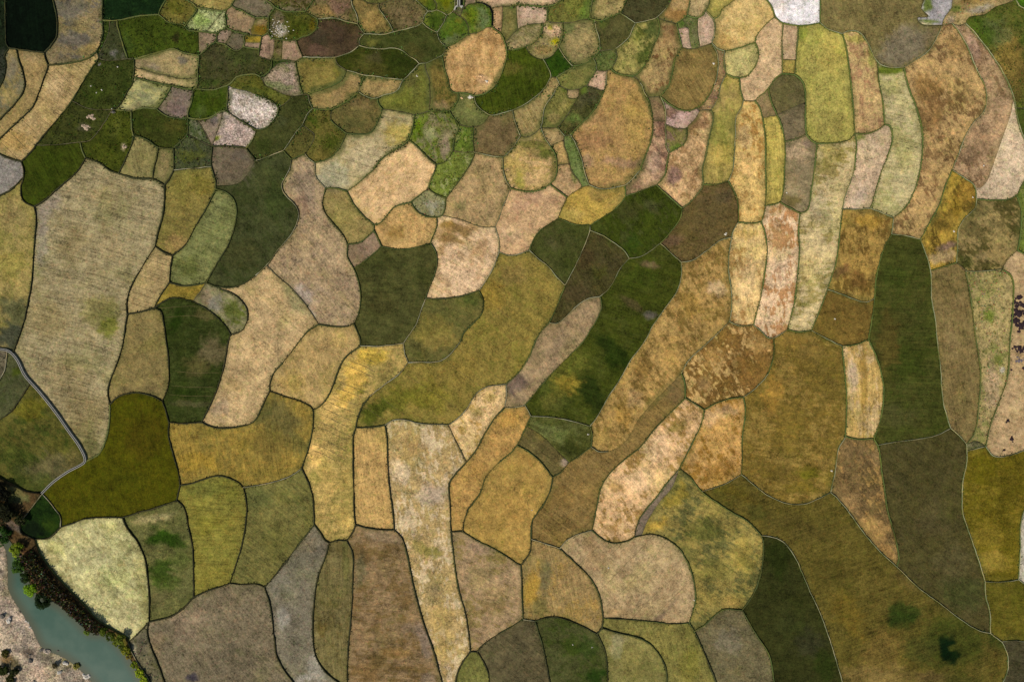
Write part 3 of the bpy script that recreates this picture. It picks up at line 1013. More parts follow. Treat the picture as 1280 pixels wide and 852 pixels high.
# seed ; class ; colour (lens vignette baked dark into corner fields) ; second colour ; row direction ; label ; patches x,y,rx,ry,rot,colour,strength
FIELDS = """
165,10.5;G;12240e;1c3212;0;very dark green crop strip on the top edge beside the grey banded field;
266,5.5;S;8f8048;7c6e38;20;straw coloured plot on the top edge above the pale green twin plots;
364.5,6.5;P;4f4a22;7d6a50;30;scrubby green plot on the top edge above the plot with white rubble;355,12,12,6,0,46501a,.8|362,13,14,3,0,8a7660,.7
413,12.5;P;5c5430;7a6448;70;ochre and pink brown plot on the top edge above the round purple brown field;425,8,14,10,20,755a48,.8|400,16,18,6,0,80693c,.7|440,18,8,8,0,3c401c,.6
465.5,24.5;S;66582f;7a6a3c;60;brown olive plot with an ochre centre, pale paths on both sides, near top;466,30,14,12,0,8f7742,.8
505,17.5;P;5a5030;453f22;60;dull olive brown plot of mixed weeds above the dark green lens field;510,20,18,12,0,6e5c40,.5
535.5,5.5;G;57611a;66601c;80;bright yellow green wedge on the top edge left of its twin wedge;538,8,6,10,0,3f5212,.7
557,7.5;G;56620f;6b6a14;80;bright yellow green wedge on the top edge touching the concrete flume;560,6,7,8,0,66650f,.6
574,6.5;P;55583a;6a664a;80;grassy grey corner under the outlet of the concrete flume;
587,2.5;B;87705e;9a806a;0;tiny pinkish bare plot on the top edge right of the flume;
646.5,3.5;S;b89a78;a88862;0;pale pinkish stubble strip along the top edge right of the flume;660,4,30,5,0,c0a67e,.7
542,25.5;G;4f5c18;3d4c14;85;small green plot, yellow green one side, dark the other, ringed by pale paths;531,28,6,12,0,646e24,.8|547,28,9,12,0,344612,.8
567,38.5;G;475f1a;5c6420;60;bright green plot with grey lower end above the big round tan field;562,50,12,6,-20,646a44,.8|572,26,5,3,0,70661c,.6
571.5,15.5;P;5a5c34;6a6644;0;narrow weedy wedge at the foot of the concrete flume;
595.5,21.5;P;52661f;6c6a2c;80;rounded green plot wrapped by the dark curved ditch beside the flume;592,22,7,8,0,5e6a10,.6|603,24,8,14,0,66704a,.7
621.5,23.5;B;ab8a62;9a7a52;85;narrow orange earth strip beside the dark curved ditch at the top;
651,46.5;S;7f744a;958262;30;olive and pinkish plot right of the orange earth strip;655,54,14,7,-20,a08a66,.7|634,30,8,18,0,78703c,.6
664.5,19.5;B;b69a80;a88a70;0;pink bare rectangle under the pale strip on the top edge;
686,50.5;P;8a7c50;6e6a38;40;mosaic plot with a pink square and a bright yellow patch;690,38,13,7,10,b99a78,.95|694,52,6,4.5,0,98900c,.95|688,34,3.5,3,0,88861c,.8|680,62,12,6,0,8e7440,.6
710.5,13.5;P;69692e;4a4a20;60;shaggy green plot with dark tufts on the top edge;733,12,6,16,10,60762c,.8|700,18,14,8,0,4f4a26,.5
724.5,52.5;M;8c7c50;776e44;20;olive tan plot with a dark green upper corner left of the dark pentagon;712,34,9,8,0,48562c,.8|735,36,8,8,0,746c44,.5
767.5,39.5;G;4d4a28;57552c;60;dark olive pentagon field in pale paths near the top;755,26,8,7,0,44501c,.6
758,11.5;S;9a8856;8a7a48;30;tan plot on the top edge above the dark olive pentagon;
804.5,11.5;G;403e23;4a482a;20;dark olive field on the top edge with a curved pale path below;
844.5,13.5;S;8a6c3e;9c7c4a;30;brown plot on the top edge with a paler corner;853,5,10,8,0,ae9260,.85|850,20,10,6,0,946f3a,.5
872,10.5;S;b09a6c;a28a5c;80;pale buff plot on the top edge with green verges;
896,7.5;S;a89850;9a8c44;60;yellow tan wedge on the top edge beside the large golden field;
855.5,48.5;B;c8a890;b89880;75;pale pink plot, smaller of the two beside the green middle strip;
858.5,29.5;P;62683a;7a7050;80;green strip between two pale pink plots;852,30,6,5,0,4c6a20,.8
882,38.5;B;c6a88e;b8987c;80;pale pink rounded plot right of the green strip, larger of the two;
925.5,29.5;S;b5a063;a18a4e;60;large smooth golden field on the top edge right of the pink plots;905,55,10,12,0,b0904c,.6
986,53.5;B;b89c78;a88a68;85;narrow pinkish strip under the white field;
985,84.5;S;a08c48;8a7c3c;85;small olive square at the lower end of the pink strip;
995,15.5;B;dad3d0;cfc4ba;80;white bare field on the top edge;972,6,10,10,0,c8baa8,.6
1085,25.5;G;6c6340;62593a;70;large grey olive field on the top edge beside the gravel yard;1130,60,34,20,-30,6e6656,.8|1165,48,14,8,-30,776a50,.6
1169.5,14.5;B;a39d9b;8f8a86;0;grey gravel yard with grassy banks on the top edge;1158,8,5,10,10,64742c,.95|1160,28,14,2.5,5,68742e,.9|1154,31,12,1.6,8,c0b27c,.7
1214.5,10.5;P;9d885a;7c6a40;15;dry scrubby waste ground on the top edge beside the gravel yard;1215,2,20,4,-10,7a6434,.8|1225,12,16,4,-10,a09684,.7|1195,12,8,5,0,5f6e2a,.8|1188,26,6,4,0,a08f78,.7
1275,4.5;G;3c5c12;2f4a10;40;bright green corner at the far top right;
1249,43.5;P;3d4a1c;4a4e24;50;large dark green meadow in the top right corner with a brown flank;1262,90,20,34,0,5a4c28,.75|1225,40,16,14,40,385012,.7|1245,40,20,14,30,55603a,.6|1258,70,16,30,0,6c6030,.8
1274.5,145.5;G;3f4a1a;4c4c22;80;dark green sliver on the edge beside the pale pink tip;
3.5,43.5;P;141c0e;22301a;85;shadowy green strip in the top left corner;3,85,6,20,0,3a3c30,.6
40,31.5;G;040b04;0a160a;85;almost black green field in the top left corner;50,30,20,30,0,081407,.5
101,39.5;M;7a6c4c;625c50;30;grey and tan banded field between the black field and the dark green strip;88,12,20,14,0,676050,.85|95,52,14,9,10,625a4c,.85|105,30,18,10,-10,8c7a52,.8|110,66,16,9,-20,8a7648,.8|78,74,12,8,0,6c6248,.6|92,48,16,10,0,58544a,.9
133,37.5;P;2e3a14;3a4220;80;narrow dark grassy strip along the grey banded field;
141,64.5;P;363a20;4a4a38;70;dull grassy wedge holding a grey stone patch near top left;142,66,5,4,0,6d6a5e,.8
199.5,44.5;P;3a4612;28300e;60;bright green pasture with dark tufts below the very dark crop strip;219,48,5,6,20,26220f,.9|180,35,30,18,0,3e4a12,.5|240,52,10,14,0,424e14,.6|158,55,10,12,0,33441a,.5
223,14.5;P;5d5622;4a4a16;40;olive brown plot with mossy centre on the top edge right of dark crop strip;222,10,10,8,0,4a4c14,.7|214,24,10,6,0,70682e,.6
253,26.5;W;8a9060;707a44;20;pale green speckled plot, wider of the twins split by a fine diagonal line;253,26,8,8,0,788a44,.7
273,34.5;W;8f9064;7a8050;20;pale green speckled plot, narrower of the twins right of the diagonal line;
259.5,49.5;B;84715a;70624a;70;pinkish bare triangle beside the bright green pasture;245,47,4,8,0,5f5c36,.7
279,46.5;B;877360;786650;60;pinkish brown bare plot beside the grey brown square;
295,51.5;G;5f5642;544e3a;60;grey brown square plot below the tan plot;
300,27.5;B;90795a;7c684e;30;pinkish tan plot with a rubble spot in the dense upper cluster;302,20,6,4,0,a0885c,.6
325.5,33.5;S;6b5518;5a4a14;10;small olive gold square with a tan upper half;326,28,9,5,0,9c855c,.9
316.5,8.5;B;70654f;625842;30;grey brown bare plot on the top edge with fine rows;
315.5,49.5;S;8a7428;76641c;0;tiny golden strip above a tiny pink strip;
314.5,57.5;B;8c7560;80684f;0;tiny pink strip under the tiny golden strip;
333.5,60.5;B;8f7560;80684f;85;narrow pink plot, left one of the pair beside the dark ditch;
347.5,63.5;P;55502c;46441e;85;green brown strip between two narrow pink plots;349,66,4,4,0,80684e,.7
364,64.5;B;987c64;88705a;80;square pink plot right of the green brown strip;
366,32.5;P;4c4e1c;3c4414;60;plot with white rubble on one side and green weeds on the other;345,32,9,14,0,6c6048,.85|352,38,7,8,10,928878,.85|372,34,9,12,0,40480f,.7|391,32,6,9,0,564a0c,.8
410,50.5;G;564834;4a3e2c;30;large rounded purple brown field near the top;398,64,12,7,0,6f5644,.75|437,38,12,14,0,574a2c,.6|425,46,12,12,0,44352a,.6|395,50,12,10,0,3c3828,.6
293.5,80.5;P;373f1c;414428;85;large dull grey green field under the tiny gold and pink strips;270,70,22,16,0,3f3f26,.6|300,70,16,14,0,33401a,.6|262,104,12,6,0,364a18,.6
315.5,110.5;P;50501c;40481a;20;mossy olive strip above the white speckled plot;345,118,14,5,30,6a6a2c,.6|300,98,14,5,0,585424,.6
353,77.5;P;33401a;2c3814;20;small dark green wedge under the narrow pink plots;
351,100.5;W;806f5c;5e6038;10;pinkish plot with green stripes beside the yellow olive field;357,96,12,7,10,8f7c6c,.7|350,108,18,4,10,647040,.6
402,91.5;S;69642a;756e30;60;yellow olive field with brighter yellow base near the dark green lens;400,102,22,8,-10,7a7234,.75|395,78,16,6,0,55541e,.6|425,90,8,10,0,5e6020,.6
414,120.5;S;8a7448;947c50;30;plain tan plot below the yellow olive field;
471,78.5;G;2c3613;363a18;10;dark green lens shaped field ringed by pale paths;470,72,8,7,0,46442a,.7|500,80,20,14,0,273310,.6|462,85,16,12,0,4a4a22,.7
499.5,52.5;G;37401c;2c3814;30;dark green lobed field above the dark green lens;463,54,7,6,0,5a5c28,.8|512,70,14,10,0,42401e,.5|500,50,18,10,0,2c3814,.4
475,108.5;S;947e4e;9c8452;10;tan sliver below the dark green lens field;
504.5,125.5;S;64642b;585822;80;olive yellow field left of the big round tan field;515,100,8,22,0,5c5830,.6|500,118,16,9,-10,6c6e2c,.7
549,109.5;M;6c5e2e;4c4e20;80;dark olive field with pinkish foot hugging the round tan field;552,132,12,6,-10,8a7550,.8|545,80,8,8,0,44461c,.6
592,80.5;S;b28e5b;96703f;80;large rounded tan field with bright straw scraps near its foot;606,101,9,5,20,cba478,.8|610,110,12,5,0,b89868,.5|602,117,7,2.4,-5,96744c,.7|600,40,18,8,-10,a48650,.6|578,100,9,12,0,b8965c,.5
652,105.5;G;2d400d;344414;80;deep green field hugging the round tan field;640,85,16,8,0,4a4c20,.8|665,92,14,6,0,3c4a18,.6|628,138,8,3,0,465414,.6|660,115,20,16,0,2a3a0a,.5
698,81.5;G;28420c;1c380a;60;small vivid dark green diamond between pale paths;
717.5,96.5;S;6d6c36;7c743e;30;olive plot left of the small pink wedge;730,98,10,5,-30,7e7840,.5
756,75.5;P;566030;66683a;40;small mossy green plot under the dark olive pentagon;
792.5,60.5;M;8c8248;4a5020;60;field with yellow and dark green blotches on a diagonal;790,86,10,9,0,94884e,.8|812,38,7,14,20,3c4820,.9|804,72,7,10,30,3f4a1c,.9|788,60,9,8,0,9a8c50,.7|800,45,7,6,0,68682c,.6
747,100.5;B;ba997c;aa8a6c;60;small pink wedge above the huge oval brown field;
660,145.5;S;907e50;8a7444;60;club shaped tan strip beside the deep green field;
695.5,140.5;S;6f6b36;5c6030;60;olive green plot holding a tiny tan square;692,148,9,7,0,8a7a4a,.7|705,132,5,8,40,8a7e48,.6|708,112,7,4,0,46581c,.7
716,118.5;B;9c8460;8c7450;0;tiny tan square plot inside the olive green plot;
727.5,137.5;P;4d4c26;36391a;60;dark mottled green diagonal plot beside the huge oval brown field;733,120,10,14,40,42402a,.7|728,112,4,6,0,5f7424,.7|716,148,10,7,30,5a6c30,.7
776.5,184.5;S;9b8150;8c7148;80;huge oval brown field with streaks, golden right side;740,178,22,12,10,8c6c4a,.7|728,200,14,8,0,8a705a,.7|780,204,28,6,5,8a6e58,.8|795,150,14,40,0,a1884a,.7|770,110,16,10,0,9c824c,.5|738,150,12,12,0,a6845a,.5|762,150,8,20,20,8a7048,.5
824,80.5;M;9c8658;6c5030;70;tan field speckled brown on its upper half;835,42,14,14,0,7e6540,.8|815,90,12,12,0,a08a5c,.6
867,97.5;G;6d5d36;625331;60;large olive brown oval with one white spot;
886.5,128.5;P;957a54;7a5f46;80;slender pink brown strip beside the olive brown oval;886,122,8,6,0,80604c,.7
924.5,77.5;S;a59b62;b49e68;60;pale yellow green field shaped like a letter D;
961.5,77.5;B;bfa488;b29474;70;long pale pink field curving round the letter D shaped field;930,115,18,10,0,b89c78,.5
983,115.5;G;625938;544c30;20;rounded dark brown field below the small olive square;
956.5,133.5;S;8a7650;7c6848;70;small brown plot between the pale pink field and the rounded dark field;
990.5,154.5;B;6c6046;5c5238;20;grey brown plot under the rounded dark brown field;
1033,107.5;S;9d944b;a39650;82;large tall yellow field right of the narrow pink strip;1000,44,12,10,0,76802c,.7|1040,155,26,14,0,958848,.6|1040,60,16,26,0,a8944a,.5
1080,105.5;M;a89057;94744a;86;tall tan field right of the large yellow field, green at its head;1070,48,14,7,0,8a8436,.7|1090,70,5,14,0,747a30,.6|1082,150,14,14,0,a8885c,.5
1133.5,174.5;S;9d956a;888450;10;long pale green field with bright green head;1112,88,20,6,0,5c6c1e,1|1115,110,14,10,0,8f8c50,.6|1128,190,14,24,0,8c8a4c,.5
1180.5,162.5;M;9a8254;6a5434;60;long brown mottled field below the pale path near the gravel yard;1160,110,18,16,0,7a6034,.8|1165,145,14,20,0,745a34,.8|1195,60,12,12,0,7f683c,.6|1215,115,9,20,0,a68c58,.7|1190,90,16,8,-30,a68c5a,.6|1150,205,10,12,0,7c6440,.6|1175,190,12,10,0,a88c58,.5
1238.5,191.5;M;9e8260;7c6244;60;pinkish brown field sweeping down beside the dark green meadow;1238,130,12,16,40,a68a66,.6|1220,185,14,22,30,7c6448,.7|1215,60,7,14,-30,a88872,.6
1180.5,278.5;M;9d8136;604e1e;70;golden field with dark stains and a mauve foot;1178,280,14,14,20,6f5c26,.7|1184,308,14,4,-15,7c6450,.95|1178,322,18,8,-10,a48c60,.95|1205,240,12,14,20,ac8838,.7|1195,260,9,12,20,755c1c,.6
1234.5,293.5;M;806f44;4b4521;40;blotchy green and tan field under the pinkish brown field;1205,330,10,8,0,4c5020,.7|1225,320,8,7,0,8c7a50,.6|1220,260,18,8,20,55502c,.6|1215,285,12,10,0,4b4524,.7|1245,290,14,14,0,877648,.6
1276,254.5;P;5f6a2c;747840;85;weedy green strip on the edge beside the blotchy field;
134,105.5;P;333d14;3a4419;60;green meadow dotted with white specks beside the pale curved field;155,110,8,20,0,26330c,.5|120,118,14,10,0,36460f,.5
208,80.5;S;96855a;857650;20;tan plot with a grey stain in its corner above a narrow tan strip;229,76,5,5,60,6d6454,.95|192,84,9,5,10,7c705c,.7|175,80,8,7,0,8c7a58,.6
214,100.5;S;a48f64;b09470;15;narrow tan strip under the tan plot with a grey stain;175,90,8,5,10,ac9662,.6
182,120.5;M;98925e;7e7c54;20;pale grey green plot with grey smudges;183,120,8,4,0,7c7c5c,.7|168,134,10,4,0,7e7450,.6
220,129.5;B;74635a;685850;60;purple brown bare plot right of the pale grey green plot;210,134,12,5,0,7e6a5c,.5
199.5,160.5;G;252f0c;2c3a10;20;very dark green rounded field between olive tan plots;218,160,12,8,-20,3c3f18,.6|172,150,8,10,0,1c2c08,.5
133,181.5;P;38430f;2e380e;60;bright green meadow strip right of the faint diagonal path;155,184,3.5,4,0,7c7a50,.8|145,160,10,10,0,424a1c,.5
96,158.5;P;2f3a14;384416;20;dark green meadow with two pale earth heaps;107,160,9,5,0,4a4c34,.7
16,108.5;M;7c6c46;666048;60;curved grey tan strip under the almost black field, outer one;15,85,8,14,20,686250,.7|12,120,10,8,0,8f7c50,.6
43,101.5;S;8c774c;7a6a44;60;curved tan strip, middle one of three, crossed by a fine line;40,72,10,8,0,807050,.5|14,155,8,7,0,988050,.5
60.5,137.5;S;a9915f;978050;35;bright tan field curving down to the left edge, widest of three;70,105,14,14,30,b89e70,.6|22,178,20,12,20,a88a4c,.7|50,130,9,16,40,a8905c,.5|112,74,9,6,-30,ac9664,.5
15,216.5;B;878076;787268;20;pale grey plot at the left edge below the curved fields;
65,211.5;G;2b380e;343e12;60;deep green tongue reaching down to the large pale field;60,210,20,10,-40,2e3a0c,.6
261,130.5;G;36450f;42491a;80;vivid green square beside the white speckled plot;265,130,12,8,0,38420c,.6|250,140,8,7,0,465226,.5
245,164.5;P;485030;6c6a58;60;small grassy triangle beside pink bare plots;243,153,6,3,30,7c7464,.6
262,155.5;B;8c7a68;70624e;50;small pinkish triangle between fine lines;268,150,5,7,0,5a5650,.8
294.5,168.5;W;a29082;8a786c;60;pale pinkish plot with a tiny yellow green spot;272,173,4,3.5,0,68701c,.95|290,165,14,10,0,a8968a,.5|280,146,8,3,0,706a62,.7
315,136.5;W;b3a598;80705f;60;white speckled plot, brightest of the dense upper cluster;288,122,4,8,0,6c665a,.8
351.5,161.5;G;303a16;3a431e;60;dark green field sweeping round the white speckled plot;350,150,10,8,0,3c4426,.5|330,185,12,9,0,28360f,.5
375,179.5;P;454420;54562a;60;small dark olive plot with mossy corner above the pink wedge;
412.5,168.5;P;50501f;3a4412;60;olive brown plot with dark green spots above a curved pale path;390,150,8,7,0,34440f,.8|413,178,6,8,30,3c4a10,.7|400,195,12,6,0,5e5626,.6
444,145.5;G;56532c;484a26;60;round olive brown field above the pale yellow field;450,128,14,8,0,625536,.6|440,155,16,9,0,4c5028,.5
542,167.5;P;5f6828;7c7254;70;green field with pale bare patches below the hugging olive field;558,182,6,14,10,97856a,.9|535,168,8,8,0,868458,.8|522,160,6,12,0,566c0c,.8|545,155,10,5,0,746846,.6|556,170,8,10,0,847458,.6
579,174.5;P;5c6e26;8a8850;60;small speckled green plot under the grey green cup shaped plot;
588,144.5;G;646638;585c30;40;grey green cup shaped plot under the big round tan field;590,130,8,6,0,6f6a3a,.6
620,171.5;G;6e5d3c;625234;40;brown field right of the small speckled green plot;632,150,8,6,0,5f5c30,.5
561.5,215.5;P;66702e;90905c;60;speckled green strip beside the grey tan field;
597.5,243.5;S;857353;786a4c;60;grey tan field below the round cup shaped plot;576,254,8,6,0,686440,.7|600,215,12,8,0,807448,.5
691,168.5;B;937e54;84704a;30;small tan plot between the club shaped strip and the green strip;
700.5,192.5;S;a48855;94784a;15;small tan strip above a pinkish plot beside the green strip;
706.5,229.5;B;a88a62;98784f;60;pinkish tan plot left of the mustard field;718,222,5,7,0,5f6c30,.7
718.5,199.5;P;5c6a36;6c7444;80;slender green strip along the huge oval brown field;
822,136.5;B;816a4c;6c5640;40;small brown plot under the speckled tan field;
850,148.5;B;b8998c;a88478;20;pink crescent plot below the olive brown oval;838,141,7,6,30,80604c,.9|845,138,8,3,20,886a58,.8
844.5,172.5;M;70683a;7c6450;60;small weedy plot with a green foot under the pink crescent;848,185,9,4,0,607428,.85
822,180;M;a88768;7a5c48;60;narrow pinkish field with dark brown mottling beside the huge oval field;826,160,8,12,0,80604c,.8|815,205,10,10,0,c0a084,.7|800,222,18,9,-30,a88866,.6|790,232,10,5,-30,80664a,.7
854.5,214.5;M;a88c6a;866a4a;60;tan field with brown blotches and a mauve foot ending in a point;870,155,12,8,0,7c5f44,.85|882,165,8,3,0,b89c74,.7|868,195,8,8,0,8a7250,.6|842,222,8,12,10,84685c,.95|860,215,12,20,10,b2946c,.6
902.5,168.5;S;887c48;767038;82;tall olive tan field right of the pink mottled fields;902,160,14,22,0,6f7036,.6|900,195,12,14,0,958442,.5|905,120,14,14,0,948055,.5
936,209.5;M;bea368;a07c44;82;tall pale golden field right of the tall olive field;930,170,12,16,0,c4ac7c,.6|935,208,14,14,0,c2a06c,.5|935,250,14,16,0,c0a468,.5
968.5,200.5;S;ab994d;9a8a44;84;slender yellow strip beside the tall pale golden field;
998,217.5;B;60583b;524c32;20;slender dark grey brown field crossed by fine rows;990,250,10,6,0,524c24,.6|1010,180,6,4,0,7c6a58,.6|985,252,10,9,0,5a5030,.8|990,225,10,8,0,665a3c,.7|1000,190,12,12,0,968462,.7
1083.5,214.5;B;c0a48a;ac9478;75;pale pink field shaped like a bean beside the long pale green field;1075,172,6,4,0,70782c,.8|1075,245,12,12,0,b49c90,.5
1023.5,288.5;M;a5986e;847a48;5;very long olive tan strip with short cross rows;1030,205,16,7,0,7a7236,.7|1040,190,18,10,0,8c8238,.6|1025,262,14,20,0,a09478,.5|1005,380,8,4,0,66681e,.7|1010,340,14,20,0,b0a062,.5
175.5,201.5;S;7d7448;70683c;80;plain olive tan plot above the large pale field, wider of a pair;
205.5,206.5;S;7f7249;736840;85;plain tan plot right of a fine dark line, narrower of a pair;
241,194.5;P;464a30;4c5222;70;grey green plot with olive lower half below the pinkish plots;240,195,18,6,0,50541f,.7
231.5,259.5;S;6a6934;5f5e2e;18;olive field with fine cross furrows and tan foot;222,305,16,12,20,8c7a48,.8|250,232,16,12,0,666224,.6
257.5,307.5;S;6b7442;5a6434;18;light green field shaped like a leaf beside the dark green field;235,335,16,12,0,545c28,.6|270,250,14,14,0,757c4a,.6
334,272.5;G;353b1b;2a3312;50;large dark green field with a purplish upper corner;290,205,24,18,20,5c5442,.95|330,225,20,14,-50,3c4020,.5|345,250,18,20,0,2a3612,.6|300,320,26,20,0,38391a,.5
100,363.5;S;918460;81744e;15;largest pale buff field with a green tinge near its foot;140,408,14,12,20,63661f,.85|125,385,22,18,0,726c38,.7|60,255,12,26,20,908270,.8|52,300,8,34,0,8c8070,.7|135,310,14,18,20,9a875f,.5|130,240,22,12,10,958259,.5|60,400,26,22,0,88784c,.5|95,300,18,20,0,84744c,.5|105,520,28,30,0,7c6c42,.5|110,560,12,14,0,5f5a34,.7|85,470,30,24,0,8c7a50,.4
20.5,329.5;S;75693a;62602c;40;olive field on the left edge with a dark lower end;20,420,26,20,0,34382a,.95|18,385,24,16,0,40442a,.85|15,330,18,16,0,7c7434,.6|18,270,16,20,0,726440,.5
189,353.5;S;9a865b;8c784c;20;tan plot with many parallel furrows beside the large pale field;
227,364.5;S;88742f;776628;30;small ochre triangle above the dark striped field;
278.5,381.5;M;767050;5a6028;30;grey plot shaped like a comma with a mossy green core;293,390,13,11,0,565e28,.9|268,380,8,9,0,7c7668,.8|256,370,10,8,30,786650,.7
389.5,335.5;S;94805e;84705a;50;long mauve tan field narrowing upward beside the dark green field;378,230,14,24,0,80705a,.7|375,375,14,20,20,94887c,.6|388,395,9,9,0,9c948c,.7|415,350,14,24,0,887456,.5|375,255,10,10,0,846650,.5|370,300,20,12,0,9c865c,.5
322,442.5;S;a58d65;957e57;40;pale tan field between the dark striped field and a fine dark line;370,375,8,26,-40,7c7c54,.6|330,410,20,18,0,aa9169,.5|275,512,10,14,0,887660,.6|290,480,16,12,30,9c8454,.5
389.5,453.5;S;988252;8a7744;60;rounded golden tan field in the left half above the gold striped field;365,475,16,12,30,a48a48,.5|425,425,12,10,0,a08a50,.5
431,269.5;S;8c7b4a;7c6e3e;60;small olive tan plot beside the mauve tan field;415,235,12,8,20,847654,.6
505.5,289.5;S;b0945f;94784a;40;rounded tan field with brown stain below the straw field;495,285,9,8,0,8c7040,.7|478,282,7,5,0,947a48,.6|490,300,16,6,0,927a4a,.5|492,292,12,9,10,8c7038,.85
536,256.5;P;7c7852;96927a;40;small speckled grey green plot tucked under the green strip;540,255,9,5,0,8a8470,.6
440,200;S;aba179;a09566;15;pale cream field with yellow green head left of the straw field;498,165,20,14,-10,a8984a,.8|460,200,20,16,0,b8aa86,.6|420,222,18,14,0,a09e80,.7|405,228,10,12,0,94927a,.6
490,230;S;c1a374;b2945f;-50;bright straw field with fine diagonal rows above the rounded tan field;
662,208.5;M;a08850;b89866;15;round field with green rim and pale centre;668,225,16,10,0,ba9a68,.9|680,190,9,11,-40,4a561c,.85|650,225,7,12,0,80802c,.6|660,188,14,8,0,8f7a48,.6|665,180,16,5,0,465418,.6
661.5,269.5;B;c2a280;a8866a;30;pink tan rippled field left of the mustard field;655,252,20,8,-30,aa866e,.6|640,290,14,12,0,c4a684,.5
738.5,256.5;S;aa8e43;967c3c;20;mustard yellow field above two dark green fields;748,242,12,7,10,86703c,.8|715,268,18,8,0,a89050,.6|770,250,16,6,-30,a89050,.5
796.5,276.5;G;363f10;424422;60;dark green field beside the mustard field;815,258,12,6,40,4c4c2c,.6|790,262,10,14,40,42401f,.5|790,305,12,14,0,2e4210,.6|745,290,14,10,0,3c401c,.4
884,278.5;G;5b4d2b;675436;20;brown field with a white speck at its corner;840,300,14,8,-20,66503a,.7|890,270,20,16,0,54492a,.5|905,245,10,10,0,4c4430,.5
697,305.5;G;35391a;414124;60;small dark green field below the pinkish rippled field;690,305,9,6,30,4c4a2e,.6|710,335,10,10,0,2f3812,.5
744,338.5;G;3b381f;46402a;60;dark brown green field shaped like a boot;730,320,12,12,20,443822,.6|718,368,14,10,0,463c26,.6|750,340,9,8,20,3c4014,.5|765,300,8,6,0,2e3810,.5
452,313.5;B;7d6852;8f785f;30;small mauve brown plot above the dark olive field;
582.5,325.5;S;ccac84;a8885c;30;pale peach field with brown stains along its head;560,282,10,6,-20,8a6c34,.9|575,288,14,5,20,866a3a,.85|600,310,8,10,20,a8845a,.7|548,295,8,8,0,94743e,.7|545,330,6,14,0,b0905c,.5|580,350,20,14,0,d0b08a,.5|560,296,7,10,30,8a6b36,.8|570,300,9,4,20,7f6434,.8|590,285,10,4,0,9c7a48,.7|553,312,6,6,0,a07e4c,.7
932.5,340.5;M;c4a66e;a07c48;82;tall pale straw field in a row of upright fields, left of the peach one;930,292,14,8,0,ac8c4a,.6|935,350,10,26,0,ccae7c,.5
976,336.5;M;ceb28a;a87e50;84;tall peach field, palest of the row of upright fields;967,300,10,20,0,c09a68,.5|975,340,8,20,0,d4b894,.5|970,265,12,6,0,b49058,.5
1074,315.5;M;957a42;6a5428;80;brown gold field above a dark brown plot;1050,338,10,9,0,6c5030,.8|1072,350,14,9,20,6a4e28,.85|1040,372,14,5,10,a88a54,.8|1085,275,16,8,10,a07f34,.7|1062,278,8,8,0,6c5c2c,.5
1053.5,400.5;G;5f4d24;53421e;30;dark brown plot with one white speck beside the dark green tall field;
491.5,370.5;G;444423;38391c;5;large dark olive field with fine cross rows in the left half;470,325,20,12,0,3c401c,.6|490,330,16,8,-10,35381a,.6|480,380,16,12,0,3a361a,.5
549.5,411.5;G;4c4b28;5c5530;30;dark olive plot shaped like a kidney beside the large mustard olive field;590,375,10,8,20,3a441e,.7|540,400,16,10,0,645a2c,.6|545,420,28,14,0,7a6c38,.8|590,372,14,12,20,46481f,.8
622,426.5;S;7b6f39;6c682f;35;large mustard olive field sweeping down to a green corner;470,512,22,14,-20,4e541c,1|500,500,24,16,-10,5f6020,.8|530,490,22,18,0,6c6824,.6|610,370,22,20,30,8a7430,.6|640,340,18,14,0,75643a,.6|575,460,24,18,-40,807034,.5|660,410,18,20,0,86783a,.5|545,500,20,12,0,767028,.6
690,439.5;S;957e5c;7d6a50;55;mauve tan strip between the mustard olive and bright dark green fields;645,480,16,12,-50,66564a,.9|672,445,12,12,0,80704c,.5|690,410,10,10,40,8c744f,.6
769.5,422.5;G;35400f;40491a;20;long dark green diagonal field with a yellow green glow;712,462,24,20,-40,5a5e22,.85|690,490,18,14,-30,4a5520,.7|765,440,12,30,-40,1c2c08,.8|740,490,10,30,-30,1e2c0a,.8|810,330,12,5,10,584c34,.8|790,380,16,4,30,4c4428,.7|812,393,7,5,20,646052,.8|800,350,20,14,0,34420f,.5|700,505,14,8,0,3a4418,.6|706,482,20,13,-25,7c7028,.95|690,500,14,10,0,5f5f26,.7
837,435.5;M;a7865a;7d643a;55;long tan diagonal field with brown streaks beside the long dark green field;895,360,9,7,0,c0a080,.85|885,322,12,6,-30,8f7040,.7|860,380,14,12,30,94763c,.7|835,410,12,10,40,b0915e,.5|800,460,14,9,60,7c6032,.7|795,500,12,9,60,b8966c,.6|760,545,12,10,0,a48450,.7|845,430,18,12,-50,967848,.5|780,520,10,14,0,9a7836,.5
908.5,458.5;M;6f552a;b0925a;60;rounded dark brown field streaked with tan in brush strokes;880,480,10,12,0,94784c,.6|945,430,14,14,30,9c7f4a,.5|890,450,14,12,30,a08048,.5|920,455,16,14,30,644a24,.6
993.5,522.5;M;7a6529;957a38;10;large golden brown field, biggest of the golden ones;965,490,10,24,0,9e7a34,.8|990,425,18,9,0,987a36,.7|1010,590,14,12,0,5f5c12,.7|970,590,16,12,0,645420,.7|1030,470,18,30,0,6c5c26,.5|1010,440,14,14,0,806a34,.5|985,545,18,20,0,806a2c,.5|1000,610,22,6,0,726420,.6
1129,429.5;G;2b3a12;363f1a;3;tall dark green field with fine cross rows;1120,520,30,14,0,3a4020,.7|1140,450,18,20,0,24340c,.5|1115,345,14,14,0,2f4014,.5|1120,470,10,10,0,283a0c,.3|1110,430,12,40,0,4a461e,.6
1196,435.5;G;705f35;7e683c;80;tall olive brown field right of the tall dark green field;1190,420,9,20,0,826e44,.6|1180,360,12,16,0,64562c,.5
